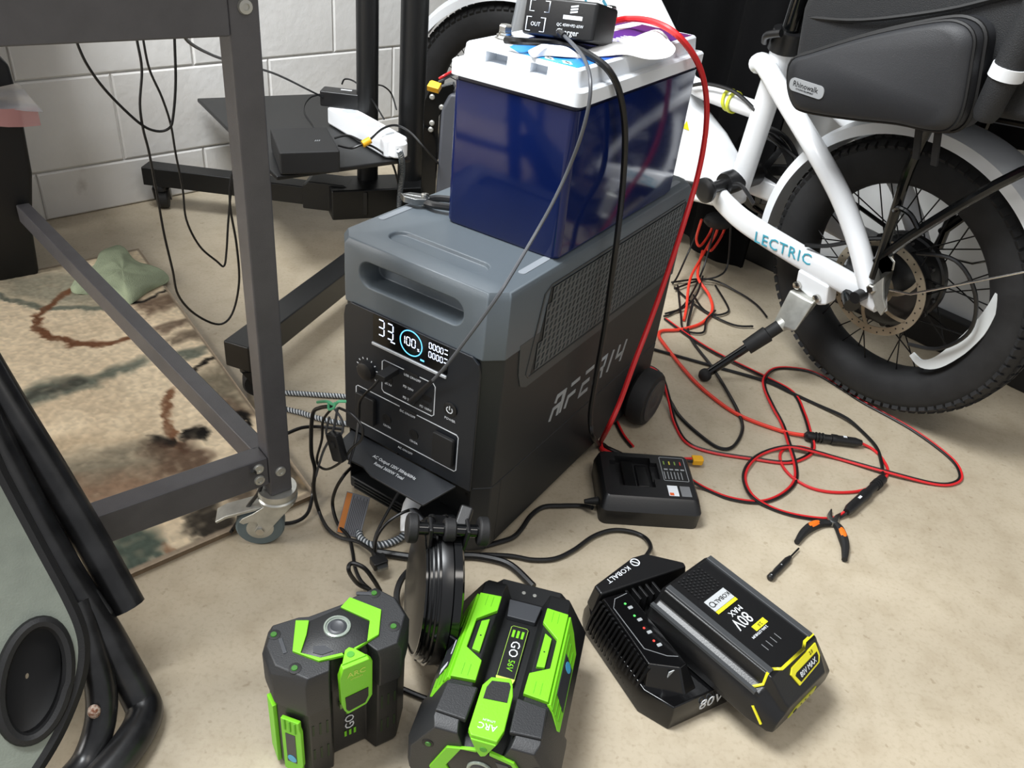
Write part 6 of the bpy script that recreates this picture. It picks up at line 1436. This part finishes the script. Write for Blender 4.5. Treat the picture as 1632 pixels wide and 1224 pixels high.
w0 = G(636, 240, .28); wt_ = thing('braided_cord', 'white braided cord hanging from the white power strip end', 'cord', Matrix.Translation(tuple(w0)), None)
braid([w0, G(640, 252, .26), G(641, 275, .21), G(638, 300, .16), G(636, 330, .10)], .0055, wt_, w0)

# ================================================================ pliers and screwdriver
pv0 = G(1327, 832, .006)
pl = thing('pliers', 'small pliers with orange and black handles lying open on the floor', 'pliers', Matrix.Translation(tuple(pv0)))
def pg_(px, z=.006): return [G(x, y, z)-pv0 for x, y in px]
for nm, path, jaw in (('left', [(1324, 834), (1308, 834), (1292, 840), (1280, 850), (1270, 864)], [(1324, 832), (1322, 822), (1325, 812)]), ('right', [(1330, 834), (1337, 842), (1343, 856), (1347, 872), (1346, 892)], [(1330, 832), (1334, 824), (1340, 818)])):
    p = smooth(pg_(path), 5); n = len(p)
    MB().tube(p, .006, 10, radii=[.0035+.0032*math.sin(math.pi*min(1, (i/(n-1))*1.05))+.001 for i in range(n)]).build('handle', MATS['soft_black'], pl)
    q = p[int(n*.22):int(n*.75)]
    MB().tube([a+V((0, 0, .0022)) for a in q], .005, 10, radii=[.0052*math.sin(math.pi*(i+.6)/(len(q)+.2))+.0012 for i in range(len(q))]).build('handle_inlay', MATS['tool_orange'], pl)
    jp = pg_(jaw); MB().tube(jp, .004, 8, radii=[.0055, .0042, .0014]).build('jaw', MATS['steel'], pl)
MB().lathe([(.007, -.004), (.007, .0045), (.005, .0055)], 18, T((0, 0, 0))).build('pivot', MATS['steel'], pl)
s0, s1 = G(1226, 922, .0055), G(1273, 874, .0055); SDM = fm(s0, s1-s0, (0, 0, 1)); sL = float(np.linalg.norm(s1-s0))
sd = thing('screwdriver', 'small black precision screwdriver on the floor left of the pliers', 'screwdriver', SDM)
MB().lathe([(.0030, 0), (.0052, .002), (.0054, .010), (.0042, .014), (.0050, .022), (.0050, sL*.60), (.0036, sL*.66), (.0030, sL*.70)], 14, Ry(math.pi/2)).build('handle', MATS['plastic_black'], sd)
MB().lathe([(.0014, sL*.68), (.0014, sL)], 10, Ry(math.pi/2)).build('shaft', MATS['spoke'], sd)
for k in range(2): MB().lathe([(.0012, 0), (.001, .0005)], 8, T((.004+sL*.33*k, 0, .0052))).build('dimple', MATS['print_grey'], sd)
